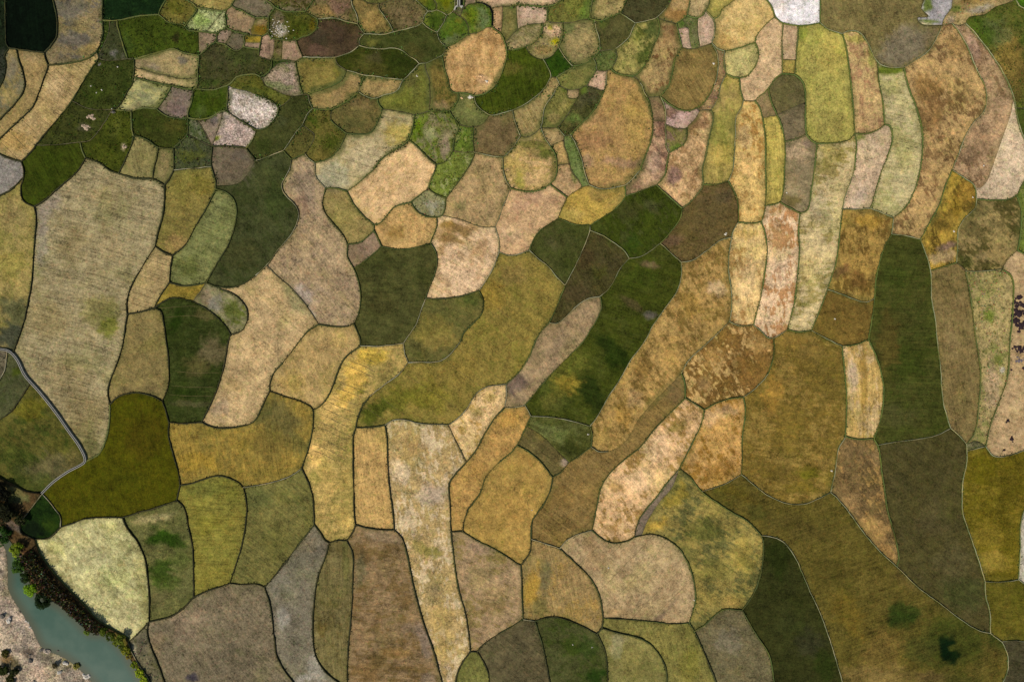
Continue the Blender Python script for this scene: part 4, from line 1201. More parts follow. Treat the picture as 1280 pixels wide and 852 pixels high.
1240,403.5;P;988758;6f7238;60;speckled tan and green strip between two green verges;1235,395,7,10,0,5f7022,.8|1238,480,10,30,0,ac9070,.7|1252,462,3,4,0,b6b0a2,.8|1225,350,12,9,0,8a7c50,.5|1246,450,8,5,0,68742c,.7
1258,531.5;S;a88e67;967b54;20;pinkish tan field on the right edge holding dark dung heaps;
1080,489.5;S;b89d5c;c8b084;86;pale straw field shaped like a barrel with a brown seam;1079,480,4.5,46,0,8f7434,.8|1066,470,6,20,0,c4ae90,.7|1070,525,14,12,0,b09850,.5
4,449.5;P;585240;4a4a34;60;dull brown corner on the left edge beside the pale canal;
17.5,483.5;G;46482c;3c4420;60;dark grey green plot in the bend of the pale canal;22,462,8,10,20,3e480c,.8
50,558.5;M;4f4c20;3c4318;40;mossy olive field below the pale canal;40,510,18,12,0,605a18,.7|60,585,30,18,-10,5c543a,.6|25,570,20,16,0,3c4818,.6|95,575,12,14,0,665a34,.6|40,600,30,10,0,3a4416,.6
180,441.5;S;6e6140;7c6c46;40;greyish brown field between the large pale field and dark striped field;180,490,26,10,0,6c5e40,.5
245.5,451.5;G;262f0d;38401c;2;dark green striped field with brown centre;268,440,18,16,0,5e5638,.9|245,455,14,12,0,56502c,.6|220,400,8,16,20,1c2c06,.8|235,490,18,5,0,22300a,.8|240,505,24,4,0,504c30,.6|258,395,12,8,0,58522e,.6
150.5,594.5;G;393c0d;3a4008;80;dark moss field shaped like a boot beside the canal corner;180,540,22,30,0,42380e,.5|150,600,30,16,0,3c400a,.5
300,564.5;S;7d6f38;6a6436;82;golden olive field turning dull green on its right;350,530,26,26,0,5a5632,.9|335,555,24,22,0,6c6030,.8|375,555,14,14,0,5f5c30,.8|245,580,24,12,0,8a742c,.6|340,590,26,6,-8,70662e,.6|330,510,14,14,0,4a4c2a,.6
414.5,549.5;M;948046;7e723a;5;golden field with a bright yellow ridged flank;440,475,12,34,25,bb9b48,.95|465,445,20,9,0,aa9138,.85|410,510,10,16,20,ba9c58,.9|480,460,16,12,-40,786a38,.8|450,530,16,30,0,84763c,.6|395,570,8,16,10,c0a05c,.8|435,620,14,40,0,928040,.6|410,600,10,20,0,a68c4c,.6|452,488,4,3,0,706c1c,.8
463.5,597.5;S;9f8352;92784a;80;upright tan strip right of the golden ridged field;
534,674.5;M;a68656;c4a47c;80;long tan field running down to the bottom edge, pale blotches;500,590,9,14,0,ceb08a,.8|520,560,18,10,0,a88450,.7|540,620,20,14,0,b09680,.7|540,690,12,7,10,706a28,.7|525,685,9,7,0,6c642c,.6|550,770,14,20,0,a0844c,.7|545,740,10,14,0,8a7450,.7|505,550,14,9,0,b4905c,.6|570,620,6,30,0,b09c8c,.7|555,800,16,20,0,a8894c,.5
598.5,518.5;M;ccab78;ac8c4c;60;pale straw wedge with olive smudges beside the mustard olive field;595,515,9,7,0,8a7a40,.7|585,545,10,14,30,c8a678,.5|612,495,9,6,0,a8904c,.6
611.5,569.5;S;947743;84693c;50;curving golden brown strip left of the egg shaped ochre field;635,525,14,12,0,a4803c,.6|600,590,10,16,0,94743c,.5
678.5,563.5;S;5e5430;72642e;40;olive sliver below the dark lens field;707,576,6,6,0,877664,.9|675,540,9,7,0,7c6a34,.7
707.5,542.5;G;3f431b;565a30;20;small dark green lens shaped field with paler upper side;690,540,20,9,10,666c3a,.8|715,560,14,9,10,2a300f,.8|690,528,16,4,0,444c1c,.6
716,619.5;S;63522c;6d5c36;40;plain brown olive field winding between pale fields;845,490,12,16,-40,5c4c30,.7|690,620,18,16,0,6a562c,.5
799,595.5;M;c8a680;9a7c4a;50;long pale peach diagonal field with small brown flecks;845,535,12,6,-20,7c6c30,.8|770,610,8,6,0,947648,.8|800,600,16,14,-40,ceb08c,.5|860,520,14,10,-40,c09c68,.5|765,660,10,4,0,a88654,.7|755,648,8,6,0,ac8a58,.6|820,560,16,12,-50,d0b08c,.5
895.5,554.5;M;b0894f;8c682c;60;golden field fading from peach to brown at its base;890,520,18,10,-20,bf9c6c,.8|905,545,16,12,-40,b88f50,.5|900,590,20,10,-20,8a662c,.7|865,575,8,10,40,b8945c,.6|912,512,12,5,10,a08260,.6
633.5,630.5;S;9b7f46;8f753e;60;ochre field shaped like an egg between gold strip and brown olive field;640,640,20,20,0,a48244,.5|660,575,14,9,0,98763c,.5
813.5,634.5;B;7a6a58;6c5e4c;60;slim grey sliver beside the long pale peach field;
903,690.5;M;79703c;555630;30;rounded olive gold field mottled with green;880,665,20,12,0,4f5224,.85|845,620,20,10,-40,88782c,.7|820,655,14,10,0,988036,.8|925,690,14,20,0,948440,.6|890,710,24,14,0,6a6630,.6|915,755,12,9,0,a08648,.6|880,745,16,12,0,7c7038,.6|835,605,10,9,0,60602c,.6|905,650,20,8,20,6e6434,.6|860,690,10,10,0,58582c,.6
803,725.5;S;9e8760;8c7450;48;pale tan field crossed by dark diagonal tractor lines;735,680,12,10,10,8a6f4e,.8|745,700,14,10,0,907450,.6|825,770,12,3.5,-48,705c48,.8|840,755,8,2.5,-50,78644c,.7|790,730,2,24,-48,84704c,.6|770,765,22,5,0,a48858,.5|808,700,26,20,0,a08a64,.4
1218.5,556.5;P;5c5c38;747050;20;small grassy patch at the foot of the speckled strip;
51,652.5;G;152609;20340c;40;small very dark green plot at the end of the pale canal;65,655,9,10,20,2a3a0c,.7|40,662,12,10,0,0a1208,.8
124,711.5;M;b0aa7c;989164;50;pale yellow green field beside the river bank, brightest near the river;130,735,14,6,45,a49a6c,.7|140,740,9,5,45,8c8860,.6|180,705,9,40,0,8c8654,.7|182,760,7,26,0,8f8a54,.6|70,685,14,8,40,aca766,.6|110,700,22,20,0,b4ae82,.5|155,770,18,14,0,b4ac80,.5|150,660,20,8,0,aaa06c,.5
211.5,699.5;M;63653b;5a5c34;10;field with dark green blotches under a tan head;190,648,26,5,-12,8a8258,.9|206,672,22,11,0,2f480f,1|220,678,14,6,0,304810,.8|204,715,14,18,0,30480e,.85|215,730,9,10,0,40521a,.6|195,750,14,9,0,5a5434,.6|225,700,10,10,0,56602e,.5
271,664.5;G;65672f;6e6a30;3;yellow green field with fine cross rows, straight right side;255,610,26,9,0,5a602c,.6|260,720,20,14,0,747030,.6|265,655,22,14,0,66641e,.4
345.5,664.5;G;5c5c39;505434;40;plain dull green field with a pale path on its upper side;320,620,18,14,0,4c5430,.6|345,680,16,20,0,5e5e30,.5
1071,607.5;M;745f3e;a48250;60;brown wedge with spotted golden tip ending on the pale path;1085,660,18,14,0,a4824f,.9|1105,690,14,14,0,9c7a48,.9|1060,630,14,10,-40,9a7c50,.7|1072,575,18,14,0,6c593a,.6|1095,570,4,14,0,a08458,.7
1159,652.5;G;4b4229;544830;40;large dark brown field narrowing to a point at the pale path;1190,700,26,20,-20,5a5034,.6|1200,740,26,20,0,3c4422,.5|1150,590,30,30,0,443d22,.5|1170,650,22,22,0,544830,.4
1240.5,639.5;S;61551f;7c6a2c;5;olive gold field on the right edge with lighter lower part;1240,700,20,12,0,8a7434,.9|1235,670,18,14,0,7c6a28,.7|1228,590,24,14,0,56500c,.5|1262,610,16,16,0,564c12,.6
1276,707.5;B;aaa28e;9c9480;85;pale grey strip on the right edge below the olive gold field;
1257.5,763.5;S;5c5019;685820;3;dark mustard plot on the right edge above the dark corner;
1269,826.5;G;45402b;3c3a20;10;dark grey brown corner plot in the lower right;
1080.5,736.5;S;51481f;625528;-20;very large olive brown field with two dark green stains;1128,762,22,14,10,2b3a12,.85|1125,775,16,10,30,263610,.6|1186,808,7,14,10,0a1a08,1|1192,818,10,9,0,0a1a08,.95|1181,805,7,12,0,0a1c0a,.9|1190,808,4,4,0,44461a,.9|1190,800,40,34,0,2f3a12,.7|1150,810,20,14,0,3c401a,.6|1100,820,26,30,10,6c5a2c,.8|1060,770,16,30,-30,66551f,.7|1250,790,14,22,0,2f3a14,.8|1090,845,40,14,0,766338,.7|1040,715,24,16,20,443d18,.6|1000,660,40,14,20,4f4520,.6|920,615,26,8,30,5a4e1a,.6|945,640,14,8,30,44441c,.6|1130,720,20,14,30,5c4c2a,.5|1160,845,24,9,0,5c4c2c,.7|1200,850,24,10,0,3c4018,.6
987,787.5;G;2b3118;343a1c;10;long dark green field reaching the bottom edge below the rounded olive gold field;1010,800,18,18,0,323422,.7|985,780,16,9,0,343a1c,.6|1030,830,12,20,0,20300a,.6|975,700,16,24,0,1f2c0a,.6
918.5,813.5;G;6b6450;7c7054;10;grey brown field on the bottom edge beside the long dark green field;945,790,20,12,0,605a46,.6|910,800,14,16,30,787060,.6
849.5,813.5;S;76773d;6a6c38;75;yellow green field on the bottom edge with a wing reaching left;860,830,10,24,0,787630,.5|800,782,26,5,5,7c7c42,.5
792,823.5;S;76703f;666434;60;olive tan rounded field on the bottom edge beside the yellow green one;770,805,8,16,20,86805c,.7|790,820,18,14,0,6c6434,.5|800,840,20,10,0,70663a,.5
718,814.5;G;363d1d;2a3a0e;40;dark green rounded field on the bottom edge;715,810,14,9,0,2a3a0c,.8|740,842,12,9,0,1c340a,.85|690,830,9,16,0,444828,.5|735,808,10,9,0,263a10,.6
641,821.5;G;554d36;49432e;40;dark grey brown field on the bottom edge left of the dark green rounded one;
590.5,839.5;S;6c6a36;5c5a30;70;small olive tip on the bottom edge shaped like a pointed arch;
698,734.5;S;786841;8f763c;78;olive tan field with gold and grey streaks left of the pale tractor line field;680,690,12,7,20,74623c,.6|665,735,9,20,0,9a7e34,.85|682,720,7,26,5,5f5a3c,.8|675,760,9,10,20,56562c,.6|720,720,20,20,0,84704a,.5|700,765,40,6,0,7c6a3c,.4
612,734.5;M;89755a;7a6a44;30;mauve tan field below the egg shaped ochre field;600,680,14,10,0,8c7664,.6|600,720,14,12,0,80714a,.6|620,750,16,20,0,907a54,.5|590,790,9,9,0,8a7458,.5
481.5,757.5;M;756346;665534;5;tall brown field reaching the bottom edge with dark stain;470,825,14,8,0,554726,.85|505,835,22,3,5,5c4c28,.8|530,800,7,22,-20,80705e,.85|515,785,12,7,20,7a6a54,.7|535,848,8,7,0,84745e,.8|460,840,14,10,0,745c34,.7|480,670,26,8,0,7c6c54,.7|450,710,6,20,0,5c5c40,.6|495,815,18,6,0,7c6234,.6
415.5,761.5;G;635a34;534a24;86;tall narrow olive field right of the grey field;402,785,7,10,0,55481c,.6|432,690,4,40,0,5a5a2c,.6
365.5,765.5;B;726a5c;625a4e;50;grey bare field curving down to the bottom edge;355,770,9,12,0,8c867c,.7|395,835,9,16,-20,8f887c,.8|370,700,14,14,0,625e4c,.6|385,680,10,9,0,766a50,.5|380,848,12,5,0,a09890,.7|350,720,14,20,0,726c60,.4
265,799.5;G;6c634d;5e5842;50;large grey brown field on the bottom edge right of the small grey wedge;235,780,20,20,40,80705a,.6|275,740,26,14,20,6c6048,.5|195,805,9,14,0,7c6a50,.6|300,830,30,24,0,605844,.5|240,848,7,5,20,38343a,.9|242,844,3,5,10,3a363c,.8
183,823.5;P;645e46;54522f;80;small grey wedge between the river bank and the large grey brown field;168,812,4,9,10,908a70,.85|180,800,7,14,0,565040,.6
1255,225;B;c3ac8c;ae9878;40;pale cream tip of bare field at the right edge beside the pinkish brown sweep;
290,200;B;5e5443;4e4636;30;dark grey brown bare plot above the large dark green field;300,195,10,8,0,544c42,.6
636,30;S;78703f;66602e;85;narrow olive strip between the orange earth strip and the pink rectangle;
470,1.5;P;57562c;4a4a20;0;shallow green plot cut by the top edge between two brown plots;
"""

# colours measured again on the photograph: seed, colour; the rest of a field follows its new base colour
RECOLOUR = """
1080.5,736.5 544b1e
622,426.5 7e6e34
993.5,522.5 6c5a26
1159,652.5 474222
534,674.5 a48c5c
1129,429.5 3e4219
769.5,422.5 3a4012
837,435.5 9c7e48
481.5,757.5 7e6848
265,799.5 746850
150.5,594.5 464408
1180.5,162.5 a68858
903,690.5 84763e
414.5,549.5 a88f52
322,442.5 b0966a
300,564.5 8a7434
124,711.5 b0a976
803,725.5 a89068
389.5,335.5 9c8664
987,787.5 303214
1240.5,639.5 5c5214
799,595.5 c4a072
1023.5,288.5 b6a274
334,272.5 3e4224
716,619.5 786236
776.5,184.5 a2824e
245.5,451.5 2e3613
491.5,370.5 484824
1196,435.5 76663e
633.5,630.5 a08244
345.5,664.5 6c6636
271,664.5 767030
612,734.5 947c5a
211.5,699.5 5f5e34
1085,25.5 74683e
908.5,458.5 74582c
698,734.5 8a7448
1133.5,174.5 b0a274
20.5,329.5 8c7c48
1071,607.5 6c5836
415.5,761.5 6c623c
389.5,453.5 a48a58
976,336.5 d4b48c
180,441.5 786a40
918.5,813.5 645c40
490,230 caa878
440,200 a8986e
60.5,137.5 a48c5e
611.5,569.5 ac884c
463.5,597.5 ae8e56
549.5,411.5 5a572c
718,814.5 464826
936,209.5 c6a664
257.5,307.5 6e7042
849.5,813.5 78703a
231.5,259.5 7a6e38
597.5,243.5 a0865c
1080,489.5 b49658
592,80.5 b6925e
641,821.5 585036
1249,43.5 4c541e
661.5,269.5 bc9a70
744,338.5 433e20
652,105.5 3c460f
854.5,214.5 b8966a
1080,105.5 b29664
902.5,168.5 9c8a4a
65,211.5 333c0c
867,97.5 7c683a
792,823.5 7c7442
1053.5,400.5 6c5828
1083.5,214.5 bca282
293.5,80.5 3d3f1e
697,305.5 40441e
925.5,29.5 c4a86c
134,105.5 333a15
1257.5,763.5 565018
998,217.5 857656
505.5,289.5 b8965e
961.5,77.5 c4a67c
351.5,161.5 3a3d1c
824,80.5 957c50
471,78.5 32380f
410,50.5 483a28
402,91.5 746834
444,145.5 625830
199.5,160.5 353a14
290,200 665a46
499.5,52.5 40441e
96,158.5 363a18
133,181.5 3e4412
698,81.5 2e450e
412.5,168.5 5c5626
375,179.5 504c24
1074,315.5 94783e
465.5,24.5 6e5e34
505,17.5 625836
413,12.5 645a36
223,14.5 645c28
365.5,765.5 746c58
707.5,542.5 484a20
924.5,77.5 b0a468
"""

import numpy as np
W,H,M=PW,PH,MARGIN
TOL=3.0
def parse_net():
    P=[];o=None
    for ln in NET.split('\n'):
        t=ln.split()
        if not t: continue
        if t[0]=='@': o=tuple(map(float,t[1:4])); continue
        pts=[tuple(map(float,a.split(','))) for a in t[1:]]
        P.append([t[0],[np.array([o[0]+x/o[2],o[1]+y/o[2]]) for x,y in pts]])
    return P
def segd(p,a,b):
    ab=b-a; L=ab@ab
    t=0 if L==0 else max(0,min(1,((p-a)@ab)/L))
    q=a+t*ab; return np.hypot(*(p-q)),t,q
def build_network():
    P=parse_net()
    # extend border ends
    for st,pts in P:
        for end in (0,-1):
            p=pts[end]; q=pts[1] if end==0 else pts[-2]
            d=(p-q)/max(1e-6,np.hypot(*(p-q)))
            n=None
            if p[1]<1.5: n=(1,-1,-M)
            elif p[1]>H-1.5: n=(1,1,H+M)
            elif p[0]<1.5: n=(0,-1,-M)
            elif p[0]>W-1.5: n=(0,1,W+M)
            if n is None: continue
            ax,sg,lim=n
            if d[ax]*sg<0.35:
                d=d.copy(); d[ax]=sg*0.8; d/=np.hypot(*d)
            e=p+d*((lim-p[ax])/d[ax])
            e[1-ax]=min(max(e[1-ax],-M+0.5),(H if ax==0 else W)+M-0.5)
            if end==0: pts.insert(0,e)
            else: pts.append(e)
    # cluster interior endpoints
    ends=[(i,e) for i in range(len(P)) for e in (0,-1)]
    par=list(range(len(ends)))
    def f(x):
        while par[x]!=x: par[x]=par[par[x]]; x=par[x]
        return x
    E=np.array([P[i][1][e] for i,e in ends])
    for a in range(len(ends)):
        for b in np.where(np.hypot(E[:a,0]-E[a,0],E[:a,1]-E[a,1])<TOL)[0]:
            if ends[a][0]!=ends[b][0]: par[f(a)]=f(int(b))
    cl={}
    for k in range(len(ends)): cl.setdefault(f(k),[]).append(k)
    for ks in cl.values():
        c=E[ks].mean(0)
        for k in ks: P[ends[k][0]][1][ends[k][1]]=c.copy()
    # merge 2-clusters of the same style
    key=lambda p:(round(p[0],4),round(p[1],4))
    merged=True
    while merged:
        merged=False
        pass
        nd=defaultdict(list)
        for i,(st,pts) in enumerate(P):
            nd[key(pts[0])].append((i,0)); nd[key(pts[-1])].append((i,-1))
        for k,v in nd.items():
            if len(v)==2 and v[0][0]!=v[1][0] and P[v[0][0]][0]==P[v[1][0]][0]:
                (i,e),(j,g)=v
                # not if another polyline passes within TOL
                a=P[i][1] if e==-1 else P[i][1][::-1]
                b=P[j][1] if g==0 else P[j][1][::-1]
                P[i]=[P[i][0],a+b[1:]]; P.pop(j); merged=True; break
    # smooth
    S=[]
    for st,pts in P:
        Q=[pts[0]]
        for p in pts[1:]:
            if np.hypot(*(p-Q[-1]))>0.3: Q.append(p)
        if len(Q)<2: continue
        pts=Q; out=[pts[0]]
        for k in range(len(pts)-1):
            p1,p2=pts[k],pts[k+1]
            p0=pts[k-1] if k>0 else 2*p1-p2
            p3=pts[k+2] if k+2<len(pts) else 2*p2-p1
            n=max(1,int(round(np.hypot(*(p2-p1))/3.5)))
            # centripetal catmull-rom
            t0=0;t1=t0+max(1e-3,np.hypot(*(p1-p0)))**.5;t2=t1+max(1e-3,np.hypot(*(p2-p1)))**.5;t3=t2+max(1e-3,np.hypot(*(p3-p2)))**.5
            for q in range(1,n+1):
                t=t1+(t2-t1)*q/n
                A1=(t1-t)/(t1-t0)*p0+(t-t0)/(t1-t0)*p1
                A2=(t2-t)/(t2-t1)*p1+(t-t1)/(t2-t1)*p2
                A3=(t3-t)/(t3-t2)*p2+(t-t2)/(t3-t2)*p3
                B1=(t2-t)/(t2-t0)*A1+(t-t0)/(t2-t0)*A2
                B2=(t3-t)/(t3-t1)*A2+(t-t1)/(t3-t1)*A3
                out.append((t2-t)/(t2-t1)*B1+(t-t1)/(t2-t1)*B2)
        S.append([st,out])
    fr=[np.array(p,float) for p in [(-M,-M),(W+M,-M),(W+M,H+M),(-M,H+M),(-M,-M)]]
    fro=[]
    for a,b in zip(fr,fr[1:]):
        n=int(np.hypot(*(b-a))//20)
        fro+= [a+(b-a)*k/n for k in range(n)]
    fro.append(fr[0]); S.append(['n',fro])
    # T snap endpoints onto other polylines
    cnt=defaultdict(int)
    for st,pts in S: cnt[key(pts[0])]+=1; cnt[key(pts[-1])]+=1
    loose=[]
    done={}
    Q0=np.array([q[m] for s2,q in S for m in range(len(q)-1)]); Q1=np.array([q[m+1] for s2,q in S for m in range(len(q)-1)])
    QI=[(j,m) for j,(s2,q) in enumerate(S) for m in range(len(q)-1)]
    R_=TOL+1
    qlo=np.minimum(Q0,Q1)-R_; qhi=np.maximum(Q0,Q1)+R_
    EK=[(key(q[0]),key(q[-1])) for s2,q in S]
    for i,(st,pts) in enumerate(S[:-1]):
        for e in (0,-1):
            p=pts[e]; k=key(p)
            best=(TOL+.8,)
            near=np.where((qlo[:,0]<p[0])&(qhi[:,0]>p[0])&(qlo[:,1]<p[1])&(qhi[:,1]>p[1]))[0]
            for r_ in near:
                    j,m=QI[r_]
                    if j==i or k in EK[j]: continue
                    q=S[j][1]
                    d,t,c=segd(p,q[m],q[m+1])
                    if d<best[0]: best=(d,j,m,t,c)
            if len(best)>1:
                done.setdefault(k,best)
            elif cnt[k]==1: loose.append((st,p))
    ins=defaultdict(list)
    for k,(d,j,m,t,c) in done.items():
        ins[j].append((m,t,c))
        for st,pts in S[:-1]:
            if key(pts[0])==k: pts[0]=c.copy()
            if key(pts[-1])==k: pts[-1]=c.copy()
    for j,l in ins.items():
        for m,t,c in sorted(l,key=lambda a:(-a[0],-a[1])):
            S[j][1].insert(m+1,c.copy())
    # planarize: nodes
    segs=[]
    for i,(st,pts) in enumerate(S):
        for a,b in zip(pts,pts[1:]):
            if np.hypot(*(a-b))>1e-4: segs.append([i,a,b])
    # intersections
    A=np.array([s[1] for s in segs]);B=np.array([s[2] for s in segs])
    cuts=defaultdict(list)
    lo=np.minimum(A,B);hi=np.maximum(A,B)
    for a in range(len(segs)):
        c=np.where((lo[a+1:,0]<=hi[a,0])&(hi[a+1:,0]>=lo[a,0])&(lo[a+1:,1]<=hi[a,1])&(hi[a+1:,1]>=lo[a,1]))[0]+a+1
        for b in c:
            r=B[a]-A[a]; s=B[b]-A[b]; den=r[0]*s[1]-r[1]*s[0]
            if abs(den)<1e-9: continue
            w=A[b]-A[a]; t=(w[0]*s[1]-w[1]*s[0])/den; u=(w[0]*r[1]-w[1]*r[0])/den
            if -1e-9<=t<=1+1e-9 and -1e-9<=u<=1+1e-9:
                p=A[a]+t*r
                cuts[a].append((t,p)); cuts[b].append((u,p))
    nodes={};NP=[]
    def node(p):
        k=(round(p[0]/.05),round(p[1]/.05))
        for dx in (0,-1,1):
            for dy in (0,-1,1):
                if (k[0]+dx,k[1]+dy) in nodes: return nodes[(k[0]+dx,k[1]+dy)]
        nodes[k]=len(NP);NP.append(p);return nodes[k]
    edges={}
    chains=defaultdict(list)
    for a,(i,p,q) in enumerate(segs):
        l=[(0,p)]+sorted(cuts[a],key=lambda c:c[0])+[(1,q)]
        ids=[node(x[1]) for x in l]
        for u,v in zip(ids,ids[1:]):
            if u!=v and (min(u,v),max(u,v)) not in edges:
                edges[(min(u,v),max(u,v))]=i
    NP=np.array(NP)
    # prune danglers
    while True:
        deg=defaultdict(int)
        for u,v in edges: deg[u]+=1;deg[v]+=1
        rm=[e for e in edges if deg[e[0]]==1 or deg[e[1]]==1]
        if not rm: break
        for e in rm: del edges[e]
    adj=defaultdict(list)
    for u,v in edges: adj[u].append(v);adj[v].append(u)
    for u in adj:
        adj[u].sort(key=lambda v:math.atan2(NP[v][1]-NP[u][1],NP[v][0]-NP[u][0]))
    seen=set();faces=[]
    for u in adj:
        for v in adj[u]:
            if (u,v) in seen: continue
            f_=[];a,b=u,v
            while (a,b) not in seen:
                seen.add((a,b));f_.append(a)
                l=adj[b];k=l.index(a);c=l[(k-1)%len(l)]
                a,b=b,c
            pts=NP[f_]
            ar=.5*np.sum(pts[:,0]*np.roll(pts[:,1],-1)-np.roll(pts[:,0],-1)*pts[:,1])
            faces.append((ar,f_))
    return S[:-1],NP,edges,[f for f in faces if f[0]>0]


POLY, NODE, EDGE, FACES = build_network()

def bank_id(u, v):
    return EDGE[(u, v) if (u, v) in EDGE else (v, u)]

# ------------------------------------------------------------------ fields
CLASS = {  # name, mottle, streak, tuft, speck, fringe
    'S': ('stubble_field', 0.55, 0.55, 0.10, 0.10, 0.55),
    'M': ('mottled_field', 0.95, 0.35, 0.15, 0.15, 0.55),
    'G': ('crop_field', 0.55, 0.55, 0.20, 0.05, 0.35),
    'P': ('weedy_field', 0.70, 0.15, 0.80, 0.20, 0.30),
    'W': ('cleared_plot', 0.60, 0.15, 0.35, 0.95, 0.35),
    'B': ('bare_plot', 0.50, 0.30, 0.05, 0.12, 0.28),
}
GROUP = 'fields of the patchwork between the banks'

def inside(pts, x, y):
    c = False
    x1, y1 = pts[-1]
    for x2, y2 in pts:
        if (y1 > y) != (y2 > y) and x < (x2 - x1) * (y - y1) / (y2 - y1) + x1:
            c = not c
        x1, y1 = x2, y2
    return c

def seg_dist(px, py, segs):
    best = 1e9
    for ax, ay, dx, dy, L in segs:
        t = ((px - ax) * dx + (py - ay) * dy) / L
        t = 0 if t < 0 else 1 if t > 1 else t
        qx, qy = ax + t * dx - px, ay + t * dy - py
        q = qx * qx + qy * qy
        if q < best:
            best = q
    return math.sqrt(best)

def level_of(cx, cy):
    """terrace height of a field: the land falls towards the river in the lower left"""
    return 0.12 + 0.22 * (noise.noise(Vector((cx * 0.037, cy * 0.041, 3.1))) * 0.5 + 0.5)

def fill(pts, step):
    """triangulate a polygon given in pixels with inner points every step pixels -> verts, faces, n boundary verts"""
    xs = [p[0] for p in pts]; ys = [p[1] for p in pts]
    segs = []
    for (ax, ay), (bx, by) in zip(pts, pts[1:] + pts[:1]):
        dx, dy = bx - ax, by - ay
        segs.append((ax, ay, dx, dy, max(1e-9, dx * dx + dy * dy)))
    inner, dist = [], []
    y = min(ys) + step * 0.5
    row = 0
    while y < max(ys):
        # crossings of this row
        cr = sorted(ax + (y - ay) / dy * dx for ax, ay, dx, dy, L in segs if (ay > y) != (ay + dy > y))
        near = [s for s in segs if min(s[1], s[1] + s[3]) - 14 < y < max(s[1], s[1] + s[3]) + 14]
        for a, b in zip(cr[::2], cr[1::2]):
            x = math.floor(a / step) * step + (step * 0.5 if row % 2 else 0)
            while x < b:
                if x > a:
                    jx, jy = x + random.uniform(-.25, .25) * step, y + random.uniform(-.25, .25) * step
                    if a < jx < b:
                        dd = seg_dist(jx, jy, near) if near else 14
                        if dd > step * 0.35:
                            inner.append((jx, jy)); dist.append(min(dd, 14))
                x += step
        y += step
        row += 1
    n = len(pts)
    co = [Vector(p) for p in pts] + [Vector(p) for p in inner]
    ov, oe, of, orig_v, _, _ = delaunay_2d_cdt(co, [(i, (i + 1) % n) for i in range(n)], [], 1, 1e-5)
    dd = []
    for o in orig_v:
        k = [q for q in o if q >= n]
        dd.append(dist[k[0] - n] if k else 0.0)
    return [tuple(v) for v in ov], [list(f) for f in of], dd

def signed(f, v):
    a = 0
    for i in range(len(f)):
        x1, y1 = v[f[i]][:2]; x2, y2 = v[f[(i + 1) % len(f)]][:2]
        a += x1 * y2 - x2 * y1
    return a

